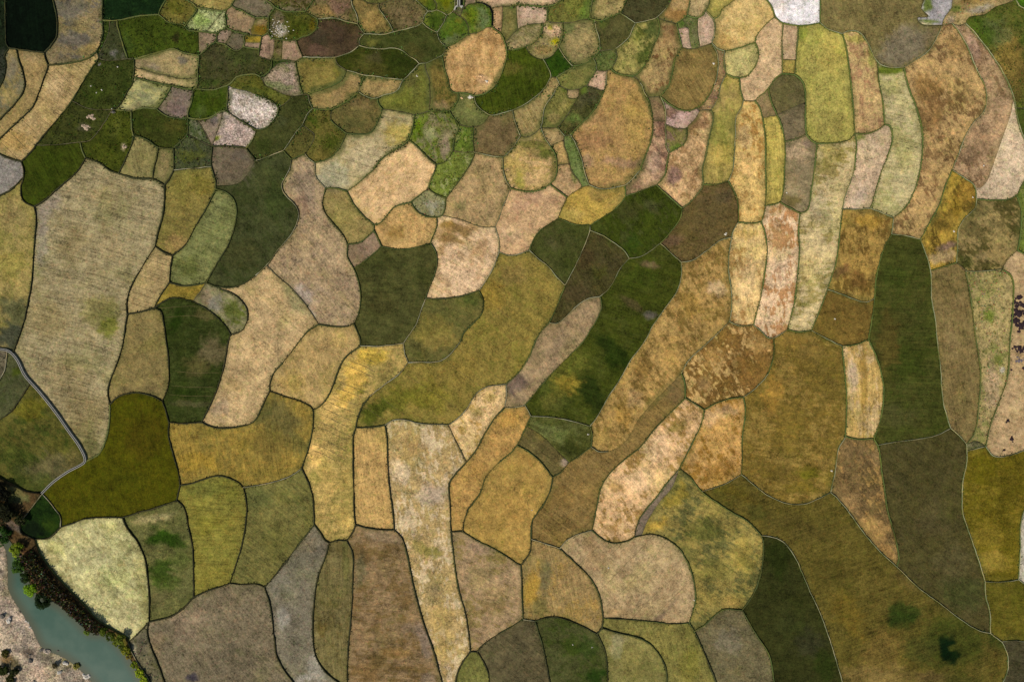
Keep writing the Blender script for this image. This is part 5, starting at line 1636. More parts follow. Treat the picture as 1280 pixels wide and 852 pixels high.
def build_field(pts, spec, name, mat, zfun, cls):
    seed, _, c1, c2, ang, label, patches = spec
    base, second = hexa(c1), hexa(c2)
    new = NEW_BASE.get(spec[0], base)
    def follow(c, w):
        return tuple(v * (1 + w * ((n + .004) / (o + .004) - 1)) for v, n, o in zip(c, new, base))
    second = follow(second, 1.0)
    _, mott, streak, tuft, speck, fringe = CLASS[cls]
    pl = []
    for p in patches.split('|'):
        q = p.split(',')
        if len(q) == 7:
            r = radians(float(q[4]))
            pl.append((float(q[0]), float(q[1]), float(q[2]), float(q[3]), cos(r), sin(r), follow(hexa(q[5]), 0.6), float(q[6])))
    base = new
    # every farmer works a field differently: some are raked into clear rows, some hardly
    vary = 0.25 + 1.15 * (math.sin(seed[0] * 12.9 + seed[1] * 78.2) * 437.5 % 1.0) ** 1.5
    a = radians(float(ang))
    ca, sa = cos(a), sin(a)
    pl.sort(key=lambda q: -q[2] * q[3])          # broad drifts first, small spots on top
    v2, faces, dd = fill(pts, 2.1)
    verts, cols, col2, par, par2, fuv = [], [], [], [], [], []
    for (x, y), dv in zip(v2, dd):
        verts.append(wp(x, y, zfun(x, y, dv)))
        c, cs = base, second
        if pl:
            # ragged outlines, drawn out along the rows
            al = x * ca + y * sa; ac = -x * sa + y * ca
            n0 = noise.noise(Vector((al * .05, ac * .05, 1.7))) * 10 + noise.noise(Vector((al * .07, ac * .24, 5.1))) * 9 + noise.noise(Vector((al * .2, ac * .5, 3.3))) * 5
            n1 = noise.noise(Vector((x * .05, y * .05, 9.3))) * 9 + noise.noise(Vector((x * .16, y * .16, 2.4))) * 6 + noise.noise(Vector((x * .45, y * .45, 6.4))) * 3
            wx = x + n0 * ca - n1 * sa
            wy = y + n0 * sa + n1 * ca
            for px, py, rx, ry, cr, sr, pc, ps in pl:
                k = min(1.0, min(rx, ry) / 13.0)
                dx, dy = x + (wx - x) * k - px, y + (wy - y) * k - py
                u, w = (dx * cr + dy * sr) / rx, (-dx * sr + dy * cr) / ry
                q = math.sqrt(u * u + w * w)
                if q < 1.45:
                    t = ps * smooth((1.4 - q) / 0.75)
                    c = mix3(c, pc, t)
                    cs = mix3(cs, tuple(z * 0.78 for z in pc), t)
        cols.append(c); col2.append(cs)
        # weedy verges: broad among the small plots at the top, thin elsewhere
        vg = 0.55 + 0.9 * smooth((300 - y) / 160) * smooth((x - 110) / 60) * smooth((1000 - x) / 200)
        par.append((mott, streak * vary, tuft))
        par2.append((speck, fringe * vg, dv * PX))
        X, Y = x * PX, -y * PX
        wob = 1.2 * noise.noise(Vector((X * .05, Y * .05, 4.2)))
        fuv.append((X * ca - Y * sa, X * sa + Y * ca + wob, float(int(pts[0][0]) % 97)))
    faces = [f if signed(f, verts) > 0 else f[::-1] for f in faces]
    # a skirt, so that the field is a block of earth and not a sheet
    cnt = defaultdict(int)
    for f in faces:
        for i in range(len(f)):
            cnt[(f[i], f[(i + 1) % len(f)])] += 1
    low = {}
    for (i, j) in list(cnt):
        if (j, i) not in cnt:
            for k in (i, j):
                if k not in low:
                    low[k] = len(verts)
                    x, y, z = verts[k]
                    verts.append((x, y, -2.5))
                    for L in (cols, col2, par, par2, fuv):
                        L.append(L[k])
            faces.append([j, i, low[i], low[j]])
    me = mesh(name, verts, faces)
    put_col(me, 'Col', cols); put_col(me, 'Col2', col2)
    put_vec(me, 'Par', par); put_vec(me, 'Par2', par2); put_vec(me, 'Fuv', fuv)
    return link(name, me, mat)

specs = []
for ln in FIELDS.strip().split('\n'):
    p = ln.split(';')
    specs.append((tuple(map(float, p[0].split(','))), p[1], p[2], p[3], p[4], p[5], p[6] if len(p) > 6 else ''))

def plate(x, y, dv, z0=0.0):
    # gently uneven floor
    return z0 + 0.05 * noise.noise(Vector((x * .06, y * .06, 0.3))) + 0.03 * noise.noise(Vector((x * .3, y * .3, 7.7)))

NEW_BASE = {}
for ln in RECOLOUR.strip().split('\n'):
    a, b = ln.split()
    NEW_BASE[tuple(map(float, a.split(',')))] = hexa(b)

FIELD_OB = []
unused = []
face_pts = []
for area, f in FACES:
    if area < 12:
        continue
    face_pts.append((area, [(float(NODE[i][0]), float(NODE[i][1])) for i in f]))
taken = set()
for spec in specs:
    sx, sy = spec[0]
    for k, (area, pts) in enumerate(face_pts):
        if k in taken:
            continue
        if inside(pts, sx, sy):
            taken.add(k)
            z0 = level_of(sx, sy)
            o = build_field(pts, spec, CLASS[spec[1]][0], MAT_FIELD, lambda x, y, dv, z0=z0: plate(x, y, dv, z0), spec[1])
            thing(o, spec[5], 'field', GROUP)
            FIELD_OB.append((o, pts, spec, z0))
            break
    else:
        print('NO FACE', spec[0], spec[5])

for k, (area, pts) in enumerate(face_pts):
    if k not in taken:
        vis = [p for p in pts if 0 < p[0] < PW and 0 < p[1] < PH]
        if vis:
            print('UNUSED', round(area), len(vis), [round(sum(p[q] for p in vis) / len(vis), 1) for q in (0, 1)])

def field_at(x, y):
    for o, pts, spec, z0 in FIELD_OB:
        if inside(pts, x, y):
            return o, pts, spec, z0
    return None

def z_at(x, y):
    r = field_at(x, y)
    return plate(x, y, 9, r[3]) if r else 0.1

# ------------------------------------------------------------------ ground, river and its banks
def structure(o):
    o['kind'] = 'structure'
    return o

X0, X1 = (-MARGIN - PW / 2) * PX, (PW + MARGIN - PW / 2) * PX
Y0, Y1 = (PH / 2 - PH - MARGIN) * PX, (PH / 2 + MARGIN) * PX
R = 1500.0
e = 0.05
gv = [(X0 - R, Y0 - R, e), (X1 + R, Y0 - R, e), (X1 + R, Y1 + R, e), (X0 - R, Y1 + R, e),
      (X0, Y0, e), (X1, Y0, e), (X1, Y1, e), (X0, Y1, e),
      (X0, Y0, -2.2), (X1, Y0, -2.2), (X1, Y1, -2.2), (X0, Y1, -2.2)]
gf = [(0, 1, 5, 4), (1, 2, 6, 5), (2, 3, 7, 6), (3, 0, 4, 7), (4, 5, 9, 8), (5, 6, 10, 9), (6, 7, 11, 10), (7, 4, 8, 11), (8, 9, 10, 11)]
ground = structure(link('ground', mesh('ground', gv, gf, shade_smooth=False), ground_material()))

def face_of(x, y):
    for area, pts in face_pts:
        if inside(pts, x, y):
            return pts

RIVER, SAND, SCRUB = face_of(91, 800), face_of(35, 821), face_of(47, 714)
rsegs = []
for (ax, ay), (bx, by) in zip(RIVER, RIVER[1:] + RIVER[:1]):
    if min(ax, bx) < -MARGIN + 1 or max(ay, by) > PH + MARGIN - 1:
        continue
    rsegs.append((ax, ay, bx - ax, by - ay, max(1e-9, (bx - ax) ** 2 + (by - ay) ** 2)))

def water_material():
    N = Nodes('river_water')
    P = N.pos()
    big = N.noise(P, 0.12, 4, 0.6)
    c = N.mix(N.ramp(big, 0.35, 0.65), (*hexa('3a5648'), 1), (*hexa('485f50'), 1))
    edge = N.ramp(N.attr('Shore', 'Fac'), 0.0, 3.5)
    c = N.mix(edge, (*hexa('4a4f3c'), 1), c)
    N.set(N.b, 'Base Color', c)
    N.b.inputs['Roughness'].default_value = 0.35
    N.b.inputs['Specular IOR Level'].default_value = 0.03
    N.set(N.b, 'Normal', N.n('Bump', i={'Strength': 0.25, 'Distance': 0.05, 'Height': N.noise(P, 2.2, 3, 0.6)}).outputs[0])
    return N.m

v2, fc, dd = fill(RIVER, 6.0)
rv = [wp(x, y, -1.3) for x, y in v2]
me = mesh('river', rv, [f if signed(f, rv) > 0 else f[::-1] for f in fc])
at = me.attributes.new('Shore', 'FLOAT', 'POINT')
at.data.foreach_set('value', [seg_dist(x, y, rsegs) * PX for x, y in v2])
structure(link('river', me, water_material()))

def shore(x, y, width, top):
    dpx = seg_dist(x, y, rsegs)
    n = 0.35 * noise.noise(Vector((x * .11, y * .11, 2.0))) + 0.2 * noise.noise(Vector((x * .33, y * .33, 4.0)))
    return -1.45 + top * smooth(dpx / width) + n * smooth(dpx / 5)

def bank_z(x, y, dv=0):
    return shore(x, y, 12, 2.3)

def sand_z(x, y, dv=0):
    return shore(x, y, 26, 1.6)

sp = ((47, 714), 'P', '4a3a22', '2c2814', '50', 'bank', '30,660,9,6,20,6e6050,.9|20,655,8,6,0,5c5044,.8|8,640,14,10,0,26240f,.7|25,620,14,8,0,5e6038,.8|20,612,14,3,20,8a7a48,.6|40,700,5,16,-30,6c4a30,.8|60,725,9,14,-40,5f3c24,.7|90,755,12,8,40,4a3018,.6|115,780,6,4,0,907c6c,.7|150,800,16,9,40,5c5a1c,.7|178,840,6,12,-30,707028,.8|4,610,6,8,0,181812,.9')
structure(build_field(SCRUB, sp, 'river_bank', MAT_FIELD, bank_z, 'P'))
sp = ((35, 821), 'W', 'a4937c', '75685a', '50', 'bank', '5,760,12,20,0,a6937e,.6|12,835,14,14,0,3c3a1c,.85|8,822,8,8,0,6a5030,.7|35,815,8,5,30,5c4a38,.7|55,820,6,8,0,6a6050,.7|85,830,10,6,30,7a7040,.6|28,780,14,10,0,b09c88,.6|50,840,14,7,0,b0947c,.6|65,805,10,5,30,7a6a50,.6|5,730,6,20,0,5c5440,.6|8,700,6,14,0,5a5444,.8')
structure(build_field(SAND, sp, 'river_bank', MAT_FIELD, sand_z, 'W'))

# ------------------------------------------------------------------ field banks
def chain_banks():
    """join traced lines of one style end to end where they run on smoothly"""
    L = [[st, [(float(p[0]), float(p[1])) for p in pts]] for st, pts in POLY]
    kk = lambda p: (round(p[0], 3), round(p[1], 3))
    while True:
        ends = defaultdict(list)
        for i, (st, pts) in enumerate(L):
            ends[kk(pts[0])].append((i, 0)); ends[kk(pts[-1])].append((i, -1))
        best = None
        for k, v in ends.items():
            for a in range(len(v)):
                for b in range(a):
                    (i, p), (j, q) = v[a], v[b]
                    if i == j or L[i][0] != L[j][0]:
                        continue
                    A = L[i][1] if p == -1 else L[i][1][::-1]
                    B = L[j][1] if q == 0 else L[j][1][::-1]
                    u = Vector(A[-1]) - Vector(A[max(-4, -len(A))]); w = Vector(B[min(3, len(B) - 1)]) - Vector(B[0])
                    if u.length < 1e-4 or w.length < 1e-4:
                        continue
                    an = u.angle(w)
                    if an < 0.8 and (best is None or an < best[0]):
                        best = (an, i, j, A, B)
            if best and best[0] < 0.15:
                break
        if not best:
            return L
        _, i, j, A, B = best
        L[i] = [L[i][0], A + B[1:]]
        L.pop(j)

def greenness(x, y):
    """banks are black-green in the lower left and greener towards the upper right"""
    t = (x - 300) / 900.0 - (y - 350) / 900.0
    t += 0.45 * noise.noise(Vector((x * .012, y * .012, 8.0)))
    return smooth(t + 0.25)

def clean(pts, step=2.2):
    """equal steps along a line"""
    out = [pts[0]]
    acc = 0.0
    for a, b in zip(pts, pts[1:]):
        L = hypot(b[0] - a[0], b[1] - a[1])
        if L < 1e-6:
            continue
        t = step - acc
        while t <= L:
            out.append((a[0] + (b[0] - a[0]) * t / L, a[1] + (b[1] - a[1]) * t / L))
            t += step
        acc = L - (t - step)
    if hypot(out[-1][0] - pts[-1][0], out[-1][1] - pts[-1][1]) < step * 0.4 and len(out) > 1:
        out[-1] = pts[-1]
    else:
        out.append(pts[-1])
    return out

def normals(pts):
    r = []
    for i in range(len(pts)):
        a, b = pts[max(0, i - 1)], pts[min(len(pts) - 1, i + 1)]
        dx, dy = b[0] - a[0], b[1] - a[1]
        l = hypot(dx, dy) or 1
        r.append((-dy / l, dx / l))
    return r

BANK = {  # half width at foot, half width of the crest (pixels), crest height
    'd': (1.15, 0.40, 0.62), 'l': (1.1, 0.20, 0.60), 'g': (1.3, 0.55, 0.56), 'f': (0.62, 0.22, 0.41)}

def bank_geometry(st, pts, V, F, C, seed):
    wf, wc, h = BANK[st]
    pts = clean(pts)
    nn = normals(pts)
    base = len(V)
    n = len(pts)
    for i, ((x, y), (nx, ny)) in enumerate(zip(pts, nn)):
        g = greenness(x, y)
        k = (1.1 - 0.35 * g) * (1 + 0.45 * noise.noise(Vector((x * .06, y * .06, seed))) + 0.22 * noise.noise(Vector((x * .4, y * .4, seed))))
        fade = 0.3 + 0.7 * smooth((noise.noise(Vector((x * .035, y * .035, seed + 20))) + 0.42) / 0.3)
        k *= fade if st != 'l' else 0.6 + 0.4 * fade
        off = 0.5 * noise.noise(Vector((x * .13, y * .13, seed + 4)))
        hh = h * (1 + 0.25 * noise.noise(Vector((x * .2, y * .2, seed + 9))))
        g = greenness(x, y)
        dark = mix3((0.013, 0.014, 0.007), (0.042, 0.060, 0.014), g)
        mid = mix3((0.034, 0.034, 0.015), (0.085, 0.110, 0.030), g)
        t = 0.5 + 0.5 * noise.noise(Vector((x * .05, y * .05, seed + 2)))
        if st == 'l':
            pale = mix3((0.15, 0.14, 0.075), (0.27, 0.25, 0.16), t)
            worn = smooth((0.5 + 0.5 * noise.noise(Vector((x * .08, y * .08, seed + 2))) - 0.2) / 0.4)
            crest = mix3((0.055, 0.058, 0.024), pale, 0.15 + 0.85 * worn)
            side = mix3(dark, mid, 0.35)
        elif st == 'g':
            crest = mix3((0.05, 0.062, 0.018), (0.095, 0.10, 0.035), t)
            side = (0.040, 0.052, 0.012)
        elif st == 'f':
            crest = (0.070, 0.064, 0.034)
            side = (0.040, 0.038, 0.018)
        else:
            crest = mix3(dark, mid, 0.4 + 0.8 * t * t)
            side = dark
        for o, z, c in ((-wf * k, -0.05, side), (-(wf * 0.45 + wc * 0.55) * k, hh * 0.72, side), (-wc * k, hh * 0.97, crest), (0, hh, crest),
                        (wc * k, hh * 0.97, crest), ((wf * 0.45 + wc * 0.55) * k, hh * 0.72, side), (wf * k, -0.05, side)):
            V.append(wp(x + nx * (o + off), y + ny * (o + off), z)); C.append(c)
    for i in range(n - 1):
        a, b = base + i * 7, base + i * 7 + 7
        for j in range(6):
            F.append((a + j + 1, a + j, b + j, b + j + 1))
    F.append(tuple(base + j for j in range(7)))
    F.append(tuple(base + (n - 1) * 7 + j for j in reversed(range(7))))

CHAINS = [c for c in chain_banks() if c[0] in BANK]
def plen(p):
    return sum(hypot(b[0] - a[0], b[1] - a[1]) for a, b in zip(p, p[1:]))
CHAINS.sort(key=lambda c: -plen(c[1]))
print('banks', len(CHAINS))
rest_v, rest_f, rest_c = [], [], []
for k, (st, pts) in enumerate(CHAINS):
    if k < 296:
        V, F, C = [], [], []
        bank_geometry(st, pts, V, F, C, k * 1.37)
        link('field_bank', mesh('field_bank', V, F, C), MAT_BANK, ground)
    else:
        bank_geometry(st, pts, rest_v, rest_f, rest_c, k * 1.37)
if rest_v:
    o = link('short_field_banks', mesh('short_field_banks', rest_v, rest_f, rest_c), MAT_BANK, ground)
    o['kind'] = 'stuff'

# ------------------------------------------------------------------ grass on the banks (nobody could count it)
def blade_clump(V, F, C, x, y, z, r, h, col, n=4):
    """a tuft of a few leaning blades, metres"""
    for _ in range(n):
        a = random.uniform(0, 2 * pi)
        w = r * random.uniform(.35, .7)
        lx, ly = cos(a) * r * random.uniform(.3, 1), sin(a) * r * random.uniform(.3, 1)
        px, py = -sin(a) * w, cos(a) * w
        c = tuple(q * random.uniform(.6, 1.5) for q in col)
        b = len(V)
        hz = h * random.uniform(.5, 1)
        V += [(x - px, y - py, z), (x + px, y + py, z), (x + px * .6 + lx, y + py * .6 + ly, z + hz), (x - px * .6 + lx, y - py * .6 + ly, z + hz * .9)]
        C += [c] * 4
        F.append((b, b + 1, b + 2, b + 3))

V, F, C = [], [], []
for st, pts in CHAINS:
    if st == 'f':
        dens = 9.0
    else:
        dens = 3.6
    for (x, y), (nx, ny) in zip(clean(pts, dens), normals(clean(pts, dens))):
        if not (-10 < x < PW + 10 and -10 < y < PH + 10):
            continue
        g = greenness(x, y)
        for sd in (-1, 1):
            if random.random() < 0.25:
                continue
            o = sd * random.uniform(.5, 1.5) * (0.6 if st == 'f' else 1)
            col = mix3((0.016, 0.018, 0.007), (0.045, 0.060, 0.014), g * random.uniform(.5, 1.3))
            X, Y, _ = wp(x + nx * o + random.uniform(-1, 1), y + ny * o + random.uniform(-1, 1))
            blade_clump(V, F, C, X, Y, 0.25, random.uniform(.10, .28), random.uniform(.15, .45), col, 3)
# rank grass and low scrub spilling over the verges between the small plots near the top
for st, pts in CHAINS:
    if st == 'f':
        continue
    cp = clean(pts, 2.6)
    for (x, y), (nx, ny) in zip(cp, normals(cp)):
        wt = smooth((290 - y) / 130) * smooth((x - 90) / 60) * smooth((900 - x) / 200)
        if wt < 0.05 or y < -8 or noise.noise(Vector((x * .045, y * .045, 6.5))) < 0.12 - 0.2 * wt:
            continue
        for _ in range(3):
            if random.random() > wt:
                continue
            o = random.gauss(0, 2.0)
            px, py = x + nx * o + random.uniform(-1.3, 1.3), y + ny * o + random.uniform(-1.3, 1.3)
            X, Y, _z = wp(px, py)
            col = random.choice(((0.030, 0.046, 0.010), (0.048, 0.070, 0.014), (0.070, 0.092, 0.022), (0.022, 0.030, 0.009)))
            blade_clump(V, F, C, X, Y, 0.22, random.uniform(.15, .42), random.uniform(.15, .55), col, 3)
o = link('bank_grass', mesh('bank_grass', V, F, C, False), MAT_LEAF)
o['kind'] = 'stuff'

# tufts on the weedy plots
V, F, C = [], [], []
for o, pts, spec, z0 in FIELD_OB:
    if spec[1] != 'P':
        continue
    xs = [p[0] for p in pts]; ys = [p[1] for p in pts]
    bx0, bx1, by0, by1 = max(min(xs), -5), min(max(xs), PW + 5), max(min(ys), -5), min(max(ys), PH + 5)
    base = hexa(spec[2])
    for _ in range(int(max(0, bx1 - bx0) * max(0, by1 - by0) / 9)):
        x, y = random.uniform(bx0, bx1), random.uniform(by0, by1)
        if noise.noise(Vector((x * .09, y * .09, 3))) < -0.05 or not inside(pts, x, y):
            continue
        X, Y, _ = wp(x, y)
        col = tuple(q * random.uniform(.5, 1.25) for q in base)
        blade_clump(V, F, C, X, Y, plate(x, y, 9, z0) - 0.02, random.uniform(.12, .3), random.uniform(.12, .4), col, 3)
o = link('weed_tufts', mesh('weed_tufts', V, F, C, False), MAT_LEAF)
o['kind'] = 'stuff'

# ------------------------------------------------------------------ drainage furrows: narrow dark strips, parts of their field
def furrows(seed, ang, gap, limit=None, width=0.9, skip=0.15, x0=-1e9, x1=1e9, y0=-1e9, y1=1e9):
    r = field_at(*seed)
    if not r:
        print('no field for furrows', seed); return
    o, pts, spec, z0 = r
    a = radians(ang)
    ux, uy = cos(a), sin(a)
    ks = [-(p[0] * uy) + p[1] * ux for p in pts]
    k = min(ks) + gap * 0.7
    while k < max(ks) - gap * 0.3:
        kk = k + random.uniform(-.18, .18) * gap
        cr = []
        for (ax, ay), (bx, by) in zip(pts, pts[1:] + pts[:1]):
            ka, kb = -(ax * uy) + ay * ux, -(bx * uy) + by * ux
            if (ka > kk) != (kb > kk):
                t = (kk - ka) / (kb - ka)
                cr.append((ax + (bx - ax) * t) * ux + (ay + (by - ay) * t) * uy)
        cr.sort()
        for s0, s1 in zip(cr[::2], cr[1::2]):
            if random.random() < skip or s1 - s0 < 8:
                continue
            s0 += random.uniform(1.5, 6); s1 -= random.uniform(1.5, 6)
            V, F, C = [], [], []
            n = max(3, int((s1 - s0) / 4))
            m = 0
            for i in range(n + 1):
                s = s0 + (s1 - s0) * i / n
                w = kk + 3.0 * noise.noise(Vector((s * .025, kk * .02, 1)))
                x, y = s * ux - w * uy, s * uy + w * ux
                if not (x0 < x < x1 and y0 < y < y1):
                    continue
                hw = width * 0.5 * (0.25 + 1.3 * abs(noise.noise(Vector((s * .12, kk, 5)))) + 0.2) * (0.4 if i in (0, n) else 1)
                z = plate(x, y, 9, z0)
                for q, zz in ((-hw, .004), (0, .045), (hw, .004)):
                    V.append(wp(x - q * uy, y + q * ux, z + zz))
                m += 1
            for i in range(m - 1):
                b = i * 3
                F += [(b + 1, b, b + 3, b + 4), (b + 2, b + 1, b + 4, b + 5)]
            if m > 2:
                me = mesh('furrow', V, F)
                link('furrow', me, MAT_FURROW, o)
        k += gap

furrows((180, 345), 17, 7.2, width=0.75, skip=0.05)
furrows((225, 290), 16, 8.5, width=0.6, skip=0.3, y0=262)
furrows((440, 480), 22, 9.5, width=0.85, skip=0.1, x1=470, y0=448, y1=575)
furrows((70, 105), 42, 19, width=0.7, skip=0.3)
furrows((130, 270), 18, 26, width=0.45, skip=0.4)
furrows((450, 195), 16, 17, width=0.5, skip=0.4)
furrows((600, 400), 36, 22, width=0.4, skip=0.5)
furrows((780, 720), -46, 19, width=0.45, skip=0.5)
furrows((250, 440), 3, 14, width=0.5, skip=0.5)

# ------------------------------------------------------------------ canal along the left edge
def wall_strip(name, pts, off, hw, zb, zt, mat, parent):
    V, F = [], []
    nn = normals(pts)
    for (x, y), (nx, ny) in zip(pts, nn):
        k = 0.12 * noise.noise(Vector((x * .2, y * .2, off)))
        for o, z in ((off - hw, zb), (off - hw, zt), (off + hw, zt), (off + hw, zb)):
            V.append(wp(x + nx * (o + k), y + ny * (o + k), z))
    for i in range(len(pts) - 1):
        a, b = i * 4, i * 4 + 4
        for j in range(3):
            F.append((a + j, a + j + 1, b + j + 1, b + j))
    F.append((0, 1, 2, 3)); F.append(tuple(len(V) - 1 - j for j in range(4)))
    return link(name, mesh(name, V, F, shade_smooth=False), mat, parent)

cpts = [c for c in POLY if c[0] == 'c'][0][1]
cpts = clean([(float(p[0]), float(p[1])) for p in cpts], 3.0)
canal = empty('irrigation_canal', wp(*cpts[len(cpts) // 2], 0))
cm = canal.location.copy()
for nm, off, hw, zb, zt, m in (('canal_wall', -0.95, 0.27, -0.6, 0.85, MAT_CONC), ('canal_wall', 0.95, 0.27, -0.6, 0.85, MAT_CONC), ('canal_bed', 0, 0.75, -0.6, 0.45, MAT_MUD)):
    o = wall_strip(nm, cpts, off, hw, zb, zt, m, canal)
    o.matrix_parent_inverse.translation = -cm
thing(canal, 'pale concrete irrigation canal with twin walls running down from the left edge', 'canal')

# ------------------------------------------------------------------ concrete flume at the top edge
flume = empty('concrete_flume', wp(573.6, 4, 0))
fm = flume.location.copy()
fl = [(573.8, -40.0), (573.8, -20.0), (573.8, 0.0), (573.8, 9.5)]
for nm, off, hw, zb, zt, m in (('flume_wall', -1.15, 0.55, 0.0, 1.5, MAT_CONC), ('flume_wall', 1.15, 0.55, 0.0, 1.5, MAT_CONC), ('flume_bed', 0, 0.65, 0.0, 1.0, MAT_MUD)):
    o = wall_strip(nm, fl, off, hw, zb, zt, m, flume)
    o.matrix_parent_inverse.translation = -fm
for path in ([(571.5, 9), (569.5, 11), (568.6, 13.6)], [(576, 9), (577.8, 10.6), (578.6, 9.0)]):
    o = wall_strip('wing_wall', path, 0, 0.75, -0.2, 1.0, MAT_CONC, flume)
    o.matrix_parent_inverse.translation = -fm
thing(flume, 'white concrete flume with wing walls ending at the top edge', 'flume')

# dark water ditch beside the round plot right of the flume
dp = clean([(594.9, 4.4), (604.3, 5.7), (611.9, 10.0), (615.0, 16.3), (615.6, 25.1), (614.9, 33.5)], 1.5)
dv, df = [], []
for i, ((x, y), (nx, ny)) in enumerate(zip(dp, normals(dp))):
    w = 0.35 + 0.65 * smooth(i / (len(dp) * .6))
    for q, z in ((-w, .55), (-w * .3, .78), (w * .3, .78), (w, .55)):
        dv.append(wp(x + nx * q, y + ny * q, z))
for i in range(len(dp) - 1):
    for j in range(3):
        a = i * 4 + j
        df.append((a + 1, a, a + 4, a + 5))
structure(link('ditch', mesh('ditch', dv, df), MAT_MUD))

# ------------------------------------------------------------------ heaps, specks and stones
def lump(V, F, x, y, z, rx, ry, h, seed, n=9, m=4):
    """an uneven mound with its foot on z, metres"""
    b = len(V)
    for j in range(m):
        t = j / m
        for i in range(n):
            a = 2 * pi * i / n
            k = 1 + 0.45 * noise.noise(Vector((cos(a) * 1.3 + seed, sin(a) * 1.3, t * 2)))
            r = cos(t * pi / 2) * k
            V.append((x + cos(a) * rx * r, y + sin(a) * ry * r, z - 0.05 + h * sin(t * pi / 2) * (0.8 + 0.5 * noise.noise(Vector((a, seed, t))))))
    V.append((x, y, z + h))
    for j in range(m - 1):
        for i in range(n):
            p, q = b + j * n + i, b + j * n + (i + 1) % n
            F.append((p, q, q + n, p + n))
    for i in range(n):
        F.append((b + (m - 1) * n + i, b + (m - 1) * n + (i + 1) % n, len(V) - 1))

def heap(name, label, cat, x, y, r, h, mat, bits=4, group=None, sx=1.0, sy=1.0, z=None):
    V, F = [], []
    z = z_at(x, y) if z is None else z
    X, Y, _ = wp(x, y)
    for i in range(bits):
        a = random.uniform(0, 2 * pi)
        dd = 0 if i == 0 else random.uniform(.4, 1.0) * r * PX
        k = 1.0 if i == 0 else random.uniform(.35, .7)
        if bits > 6:
            k *= 0.6
        lump(V, F, cos(a) * dd * sx, sin(a) * dd * sy, 0, r * PX * .8 * k * random.uniform(.8, 1.2), r * PX * .8 * k * random.uniform(.7, 1.1), h * k, random.uniform(0, 50))
    o = link(name, mesh(name, V, F, shade_smooth=False), mat)
    o.location = (X, Y, z)
    return thing(o, label, cat, group)

WG = 'small white heaps scattered on the fields'
for x, y, r, lab in (
        (892, 80, 1.7, 'small white heap on the olive brown oval field'),
        (907, 293, 1.9, 'small white heap in the corner of the brown field'),
        (1043.5, 398.5, 1.2, 'tiny white heap on the dark brown plot'),
        (760.5, 709, 1.3, 'tiny white heap on the pale tractor line field'),
        (716, 805, 1.0, 'tiny white heap on the dark green rounded field at the bottom'),
        (1039.5, 588, 1.5, 'small white heap on the rim of the large golden brown field'),
        (1192, 289.5, 1.5, 'small white heap on the rim of the golden stained field'),
        (983, 241, 1.2, 'tiny white heap on the slender dark grey brown field'),
        (1229, 207, 1.1, 'tiny white heap on the pinkish brown sweeping field'),
        (521, 95.4, 1.4, 'small white heap on the olive yellow field left of the round tan field'),
        (147.5, 84, 1.3, 'tiny white heap, topmost of several on the green meadow'),
        (127.5, 112.5, 1.2, 'tiny white heap, rightmost of a group on the green meadow'),
        (121, 116, 1.1, 'tiny white heap, lowest of a group on the green meadow'),
        (114, 108, 1.2, 'tiny white heap, leftmost of a group on the green meadow'),
        (735, 542.5, 1.5, 'small white heap where pale banks meet below the dark diagonal field'),
        (665, 637, 1.0, 'tiny white heap on the ochre egg shaped field'),
        (867.5, 749, 1.1, 'tiny white heap on the bank right of the tractor line field'),
        (1215.5, 247, 1.1, 'tiny white heap at the head of the golden stained field'),
        (740, 808, 1.0, 'tiny white heap on the edge of the dark green rounded field')):
    heap('white_heap', lab, 'heap', x, y, r, 0.3, MAT_PALE, 3, WG)
heap('straw_heap', 'bright straw scrap heap on the round tan field, larger one', 'heap', 601.5, 95.8, 2.6, 0.5, MAT_STRAW, 5, None, 1.6, .8)
heap('straw_heap', 'bright straw scrap heap on the round tan field, smaller one', 'heap', 608.7, 102.3, 2.2, 0.5, MAT_PALE, 4, None, 1.4, .7)
heap('stone_heap', 'pinkish white stone heap at the foot of the round tan field', 'heap', 588, 121.8, 4.2, 0.7, MAT_PALE, 9, None, 1.1, .6)
heap('straw_heap', 'small yellowish heap left of the pinkish white stones', 'heap', 577, 122.8, 1.9, 0.4, MAT_STRAW, 3)
heap('earth_heap', 'pale ring of heaped earth on the dark green meadow', 'heap', 115, 147, 5.2, 0.7, MAT_EARTH, 10, None, 1.1, .8)
heap('earth_heap', 'pinkish earth heap left of the pale ring on the meadow', 'heap', 107.5, 159.5, 5.6, 0.5, MAT_EARTH, 9, None, 1.2, .6)
heap('stone_heap', 'grey stone heap at the corner of the pale grey green plot', 'heap', 142.5, 140.5, 2.6, 0.8, MAT_ROCKD, 6)
heap('white_heap', 'white block on top of the corner beside the grey stone heap', 'heap', 141.3, 136.8, 1.4, 0.9, MAT_PALE, 3)
heap('stone_heap', 'grey stone patch on the dull grassy wedge near top left', 'heap', 142, 66.5, 3.4, 0.4, MAT_ROCKD, 7)
heap('stone_heap', 'grey stone patch beside the tip of the bright curved field', 'heap', 124.5, 81, 3.2, 0.4, MAT_ROCKD, 7)
heap('earth_heap', 'small pale earth heap in the bright green meadow strip', 'heap', 155, 184, 3.0, 0.4, MAT_EARTH, 5)
DG = 'dark dung heaps on the pinkish tan field'
heap('dung_heap', 'largest dark dung heap, purplish, against the green verge', 'heap', 1273, 392, 10, 0.9, MAT_DUNG, 46, DG, .9, 2.3)
heap('dung_heap', 'wide dark dung heap below the largest one', 'heap', 1274, 435.5, 6.5, 0.6, MAT_DUNG, 24, DG, 1.4, .8)
heap('dung_heap', 'greyish dung heap just below the wide dark one', 'heap', 1273, 450, 5.0, 0.4, MAT_ASH, 18, DG, 1.2, .8)
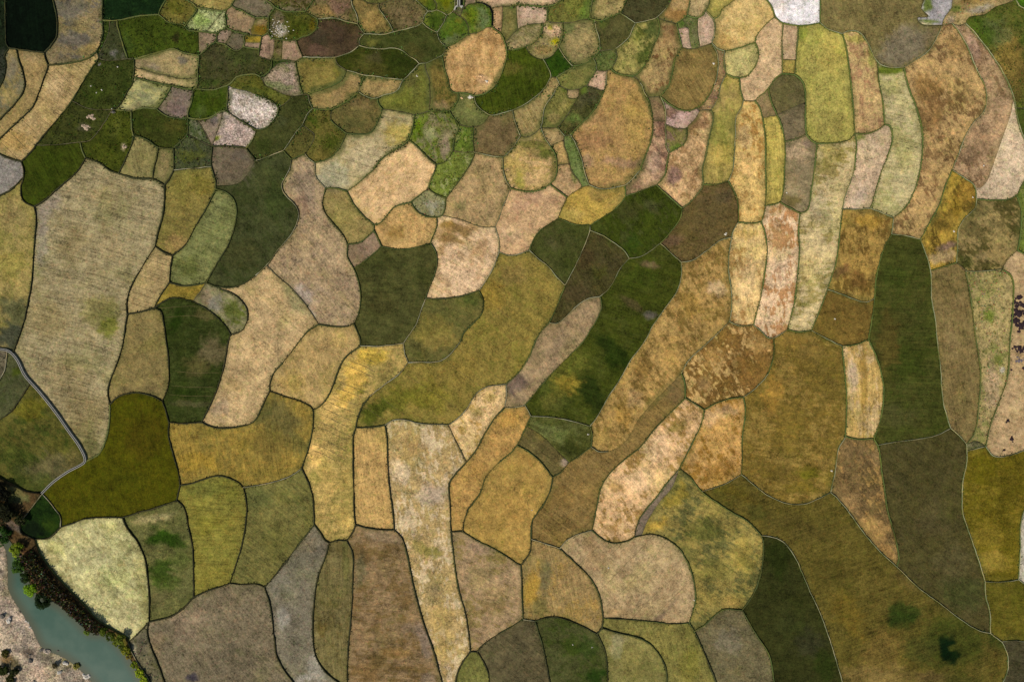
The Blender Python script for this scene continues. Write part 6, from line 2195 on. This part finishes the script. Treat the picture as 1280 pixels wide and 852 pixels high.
heap('dung_heap', 'dark dung heap on the right edge under the greyish one', 'heap', 1279.5, 460, 3.2, 0.5, MAT_DUNG, 5, DG)
heap('dung_heap', 'pair of small dark dung lumps, topmost of three small heaps', 'heap', 1258.8, 525.5, 2.6, 0.6, MAT_DUNG, 5, DG, 1.2, 1.1)
heap('dung_heap', 'pair of small dark dung lumps in the middle of three small heaps', 'heap', 1264, 548.8, 2.8, 0.6, MAT_DUNG, 5, DG, .8, 1.4)
heap('dung_heap', 'small dark dung lump closest to the pale curved bank', 'heap', 1254, 562, 2.0, 0.6, MAT_DUNG, 4, DG, .9, 1.2)
heap('dung_heap', 'tiny dark dung speck beside the green verge', 'heap', 1263.5, 462, 1.5, 0.3, MAT_DUNG, 3, DG)
# rubble of the plot with white stones, gravel
V, F = [], []
for _ in range(60):
    x, y = random.gauss(348, 7), random.gauss(38, 6)
    if inside(field_at(348, 38)[1], x, y):
        X, Y, _z = wp(x, y)
        lump(V, F, X, Y, z_at(x, y), random.uniform(.1, .35), random.uniform(.1, .3), random.uniform(.1, .3), random.uniform(0, 99), 6, 2)
o = link('rubble', mesh('rubble', V, F, shade_smooth=False), MAT_PALE)
o['kind'] = 'stuff'

# ------------------------------------------------------------------ shrubs and trees on the river bank
def shrub(name, label, cat, x, y, r, h, c1, c2, group, z, leaves=None, trunk_h=0.4):
    """tapered trunk with limbs, crown of leaf faces gathered in uneven clumps; r in pixels, h in metres"""
    root = empty(name, (*wp(x, y)[:2], z - 0.05))
    rm = r * PX
    V, F = [], []
    def limb(p, q, r0, r1):
        b = len(V)
        dq = (Vector(q) - Vector(p)).normalized()
        u = dq.orthogonal().normalized(); w = dq.cross(u)
        for c, rr in ((p, r0), (q, r1)):
            for i in range(5):
                a = 2 * pi * i / 5
                V.append(tuple(Vector(c) + u * cos(a) * rr + w * sin(a) * rr))
        for i in range(5):
            j = (i + 1) % 5
            F.append((b + i, b + j, b + 5 + j, b + 5 + i))
        F.append(tuple(b + 5 + i for i in range(5)))
    top = (0, 0, h * trunk_h)
    limb((0, 0, 0), top, .05 * h + .03, .03 * h + .02)
    clumps = []
    nc = 9 + int(rm * 3)
    for i in range(nc):
        a = 2 * pi * i / nc + random.uniform(-.4, .4)
        rr = rm * math.sqrt(random.uniform(.05, 1.0)) * .85
        cz = h * (0.45 + 0.5 * (1 - (rr / rm) ** 2) * random.uniform(.6, 1.0))
        clumps.append((cos(a) * rr, sin(a) * rr, cz, rm * random.uniform(.22, .42), random.uniform(0, 1)))
        limb(top, (cos(a) * rr * .8, sin(a) * rr * .8, cz * .9), .025 * h + .01, .012)
    o = link('trunk', mesh('trunk', V, F), MAT_WOOD, root)
    V, F, C = [], [], []
    n = leaves or int(200 + 230 * rm * rm)
    for _ in range(n):
        cx, cy, cz, cr, t = random.choice(clumps)
        while True:
            v = Vector((random.uniform(-1, 1), random.uniform(-1, 1), random.uniform(-1, 1)))
            if v.length < 1:
                break
        v = v.normalized() * (v.length ** .45)
        p = Vector((cx, cy, cz)) + Vector((v.x * cr, v.y * cr, v.z * cr * .75))
        s = random.uniform(.13, .28) * (0.8 + rm * .12)
        nrm = (v + Vector((random.uniform(-.6, .6), random.uniform(-.6, .6), random.uniform(0, 1.0)))).normalized()
        u = nrm.orthogonal().normalized(); w = nrm.cross(u)
        a = random.uniform(0, 2 * pi)
        e1 = u * cos(a) + w * sin(a); e2 = w * cos(a) - u * sin(a)
        b = len(V)
        V += [tuple(p - e1 * s), tuple(p + e2 * s * .55), tuple(p + e1 * s), tuple(p - e2 * s * .55)]
        F.append((b, b + 1, b + 2, b + 3))
        c = mix3(c1, c2, min(1, max(0, t * .7 + random.uniform(-.2, .5))))
        C += [c] * 4
    link('crown', mesh('crown', V, F, C, False), MAT_LEAF, root)
    return thing(root, label, cat, group)

def hx(h):
    return hexa(h, 0.9)
BG = 'bushes along the river bank'
for x, y, r, h, c1, c2, lab in (
        (6, 668, 12, 4.0, '16280a', '33501a', 'large dark green tree crown at the left edge over the river head'),
        (27, 684, 8.5, 2.6, '46560e', '74801c', 'yellow green bush at the river head beside the dark tree'),
        (21, 700, 5, 1.8, '35501c', '54702c', 'small green bush leaning over the narrow upper river'),
        (24, 709, 8.5, 2.6, '1e340c', '3c5418', 'green bush on the water side below the yellow green bush'),
        (36, 719, 7.5, 2.6, '0c1606', '24340c', 'blackish green bush above the bright green round bush'),
        (41, 735, 9, 3.0, '3c5c0c', '6c8a18', 'bright green round bush hanging over the water'),
        (57, 748, 12, 3.6, '081206', '1c2c0c', 'large blackish green bush hanging over the water'),
        (5, 616, 12, 3.2, '080a06', '1c1c0c', 'black green tree crown on the left edge above the pale bank'),
        (14, 637, 13, 3.2, '0c0e06', '24260f', 'dark tree crown left of the end of the canal path'),
        (30, 648, 7, 2.0, '14160a', '2c3014', 'small dark bush beside the end of the canal path'),
        (108, 789, 5, 1.4, '40501c', '5a6c24', 'green bush at the water where the brown scrub ends'),
        (132, 787, 6, 2.0, '2a3409', '4c5814', 'dark olive bush, first of the green row below the scrub'),
        (140, 794, 6.5, 2.2, '24300a', '4a5614', 'olive bush, second of the green row below the scrub'),
        (148, 800, 5.5, 1.8, '303c0c', '586018', 'olive bush on the water side of the tall round one'),
        (155, 796, 6.5, 2.4, '3c4810', '646c24', 'tall round olive bush against the pale yellow green field'),
        (153, 808, 5, 1.5, '2c3808', '545c14', 'dark little bush right at the water edge in the green row'),
        (160, 811, 6, 1.8, '4a5010', '74741c', 'yellowish bush midway along the green row'),
        (162, 819, 4.5, 1.4, '4a4414', '7c6c30', 'brownish bush below the yellowish one'),
        (169, 830, 5, 1.5, '3c4c08', '687418', 'green bush beside the small grey wedge'),
        (176, 840, 6, 1.7, '5c7010', '88941c', 'bright lime bush near the bottom edge of the river bank'),
        (183, 850, 6, 1.7, '607410', '8c981e', 'bright lime bush on the bottom edge of the river bank')):
    shrub('river_bush' if h < 3.1 else 'river_tree', lab, 'bush' if h < 3.1 else 'tree', x, y, r, h, hx(c1), hx(c2), BG, max(-1.2, bank_z(x, y)))
SG = 'bushes on the sandy bank'
for x, y, r, h, c1, c2, lab in (
        (6, 836, 7, 1.6, '18220a', '343c14', 'dark bush on the sandy bank at the left edge'),
        (20, 838, 6, 1.4, '141a08', '2c3010', 'dark bush on the sandy bank right of the dead white twigs'),
        (8, 816, 5, 1.0, '2c3010', '50481c', 'olive bush uppermost on the sandy bank'),
        (14, 849, 6, 1.2, '24280c', '3c3c14', 'dark bush on the bottom edge of the sandy bank'),
        (93, 834, 4, 0.9, '5c5c24', '7c7434', 'low olive bush on the sandy bank at the water'),
        (68, 832, 3.5, 0.8, '2c2c1c', '4c4428', 'low dark bush between rocks on the sandy bank')):
    shrub('bank_bush', lab, 'bush', x, y, r, h, hx(c1), hx(c2), SG, sand_z(x, y))

# brown scrub on the levee: one thicket nobody could count
V, F, C = [], [], []
pal = [hx(q) for q in ('5c5030', '4a4a28', '6a5c40', '34321c', '40421f', '82745a', '302c1a', '6a5a36')]
line = [(36, 690), (45, 706), (56, 722), (70, 738), (86, 754), (102, 768), (116, 780), (126, 788)]
line = clean(line, 1.0)
nn = normals(line)
for (x, y), (nx, ny) in zip(line, nn):
    for _ in range(34):
        o = random.uniform(-8.5, 8.0)
        px, py = x + nx * o + random.uniform(-1, 1), y + ny * o + random.uniform(-1, 1)
        if inside(RIVER, px, py):
            continue
        X, Y, _z = wp(px, py)
        z = bank_z(px, py)
        k = noise.noise(Vector((px * .16, py * .16, 4)))
        tall = 2.4 + 1.0 * k - 0.10 * max(0, abs(o) - 5)
        c = random.choice(pal)
        c = tuple(q * random.uniform(.6, 1.3) for q in c)
        blade_clump(V, F, C, X, Y, z + random.uniform(.0, .75) * max(.3, tall), random.uniform(.15, .4), random.uniform(.3, .8), c, 2)
o = link('dry_scrub', mesh('dry_scrub', V, F, C, False), MAT_LEAF)
o['kind'] = 'stuff'

# rocks of the sandy bank
RG = 'rocks on the sandy bank'
for k, (x, y, r, mat, lab) in enumerate((
        (9, 776, 4.2, MAT_PALE, 'large pale round rock on the sandy bank near the left edge'),
        (3, 770, 3.4, MAT_ROCKD, 'dark grey rock beside the large pale round rock'),
        (29, 778, 1.6, MAT_PALE, 'small white rock at the water, upper of three'),
        (32, 779.5, 1.5, MAT_PALE, 'small white rock at the water, middle of three'),
        (33.5, 785.5, 1.9, MAT_PALE, 'small white rock at the water, lowest of three'),
        (56, 816, 5.5, MAT_ROCK, 'long brown boulder half in the water'),
        (49, 814, 3.2, MAT_ROCKD, 'dark wet rock at the upper end of the long boulder'),
        (78, 830, 4.2, MAT_PALE, 'pale grey boulder on the sandy bank by the water'),
        (73, 841, 3.2, MAT_PALE, 'whitish rock below the pale grey boulder'),
        (105, 848, 4.8, MAT_PALE, 'pale boulder at the tip of the sandy bank on the bottom edge'),
        (69, 815, 2.0, MAT_ROCKD, 'dark stick like rock standing in the water'),
        (38, 826, 3.6, MAT_ROCKD, 'dark brown rock on open sand'),
        (12, 840, 2.2, MAT_PALE, 'dead white twigs amid the dark bushes'),
        (44, 850, 3.0, MAT_ROCKD, 'grey rock at the bottom edge of the sand'),
        (14, 813, 2.2, MAT_ROCKD, 'small grey rock beside the olive bush'))):
    heap('river_rock', lab, 'rock', x, y, r, r * 0.14, mat, 3, RG, 1.2, .8, z=max(-1.3, sand_z(x, y)))
V, F = [], []
for _ in range(420):
    x, y = random.uniform(-5, 110), random.uniform(690, 860)
    if inside(SAND, x, y):
        X, Y, _z = wp(x, y)
        s = random.uniform(.08, .28)
        lump(V, F, X, Y, sand_z(x, y), s, s * .8, s * .7, random.uniform(0, 99), 6, 2)
o = link('pebbles', mesh('pebbles', V, F, shade_smooth=False), MAT_ROCK)
o['kind'] = 'stuff'
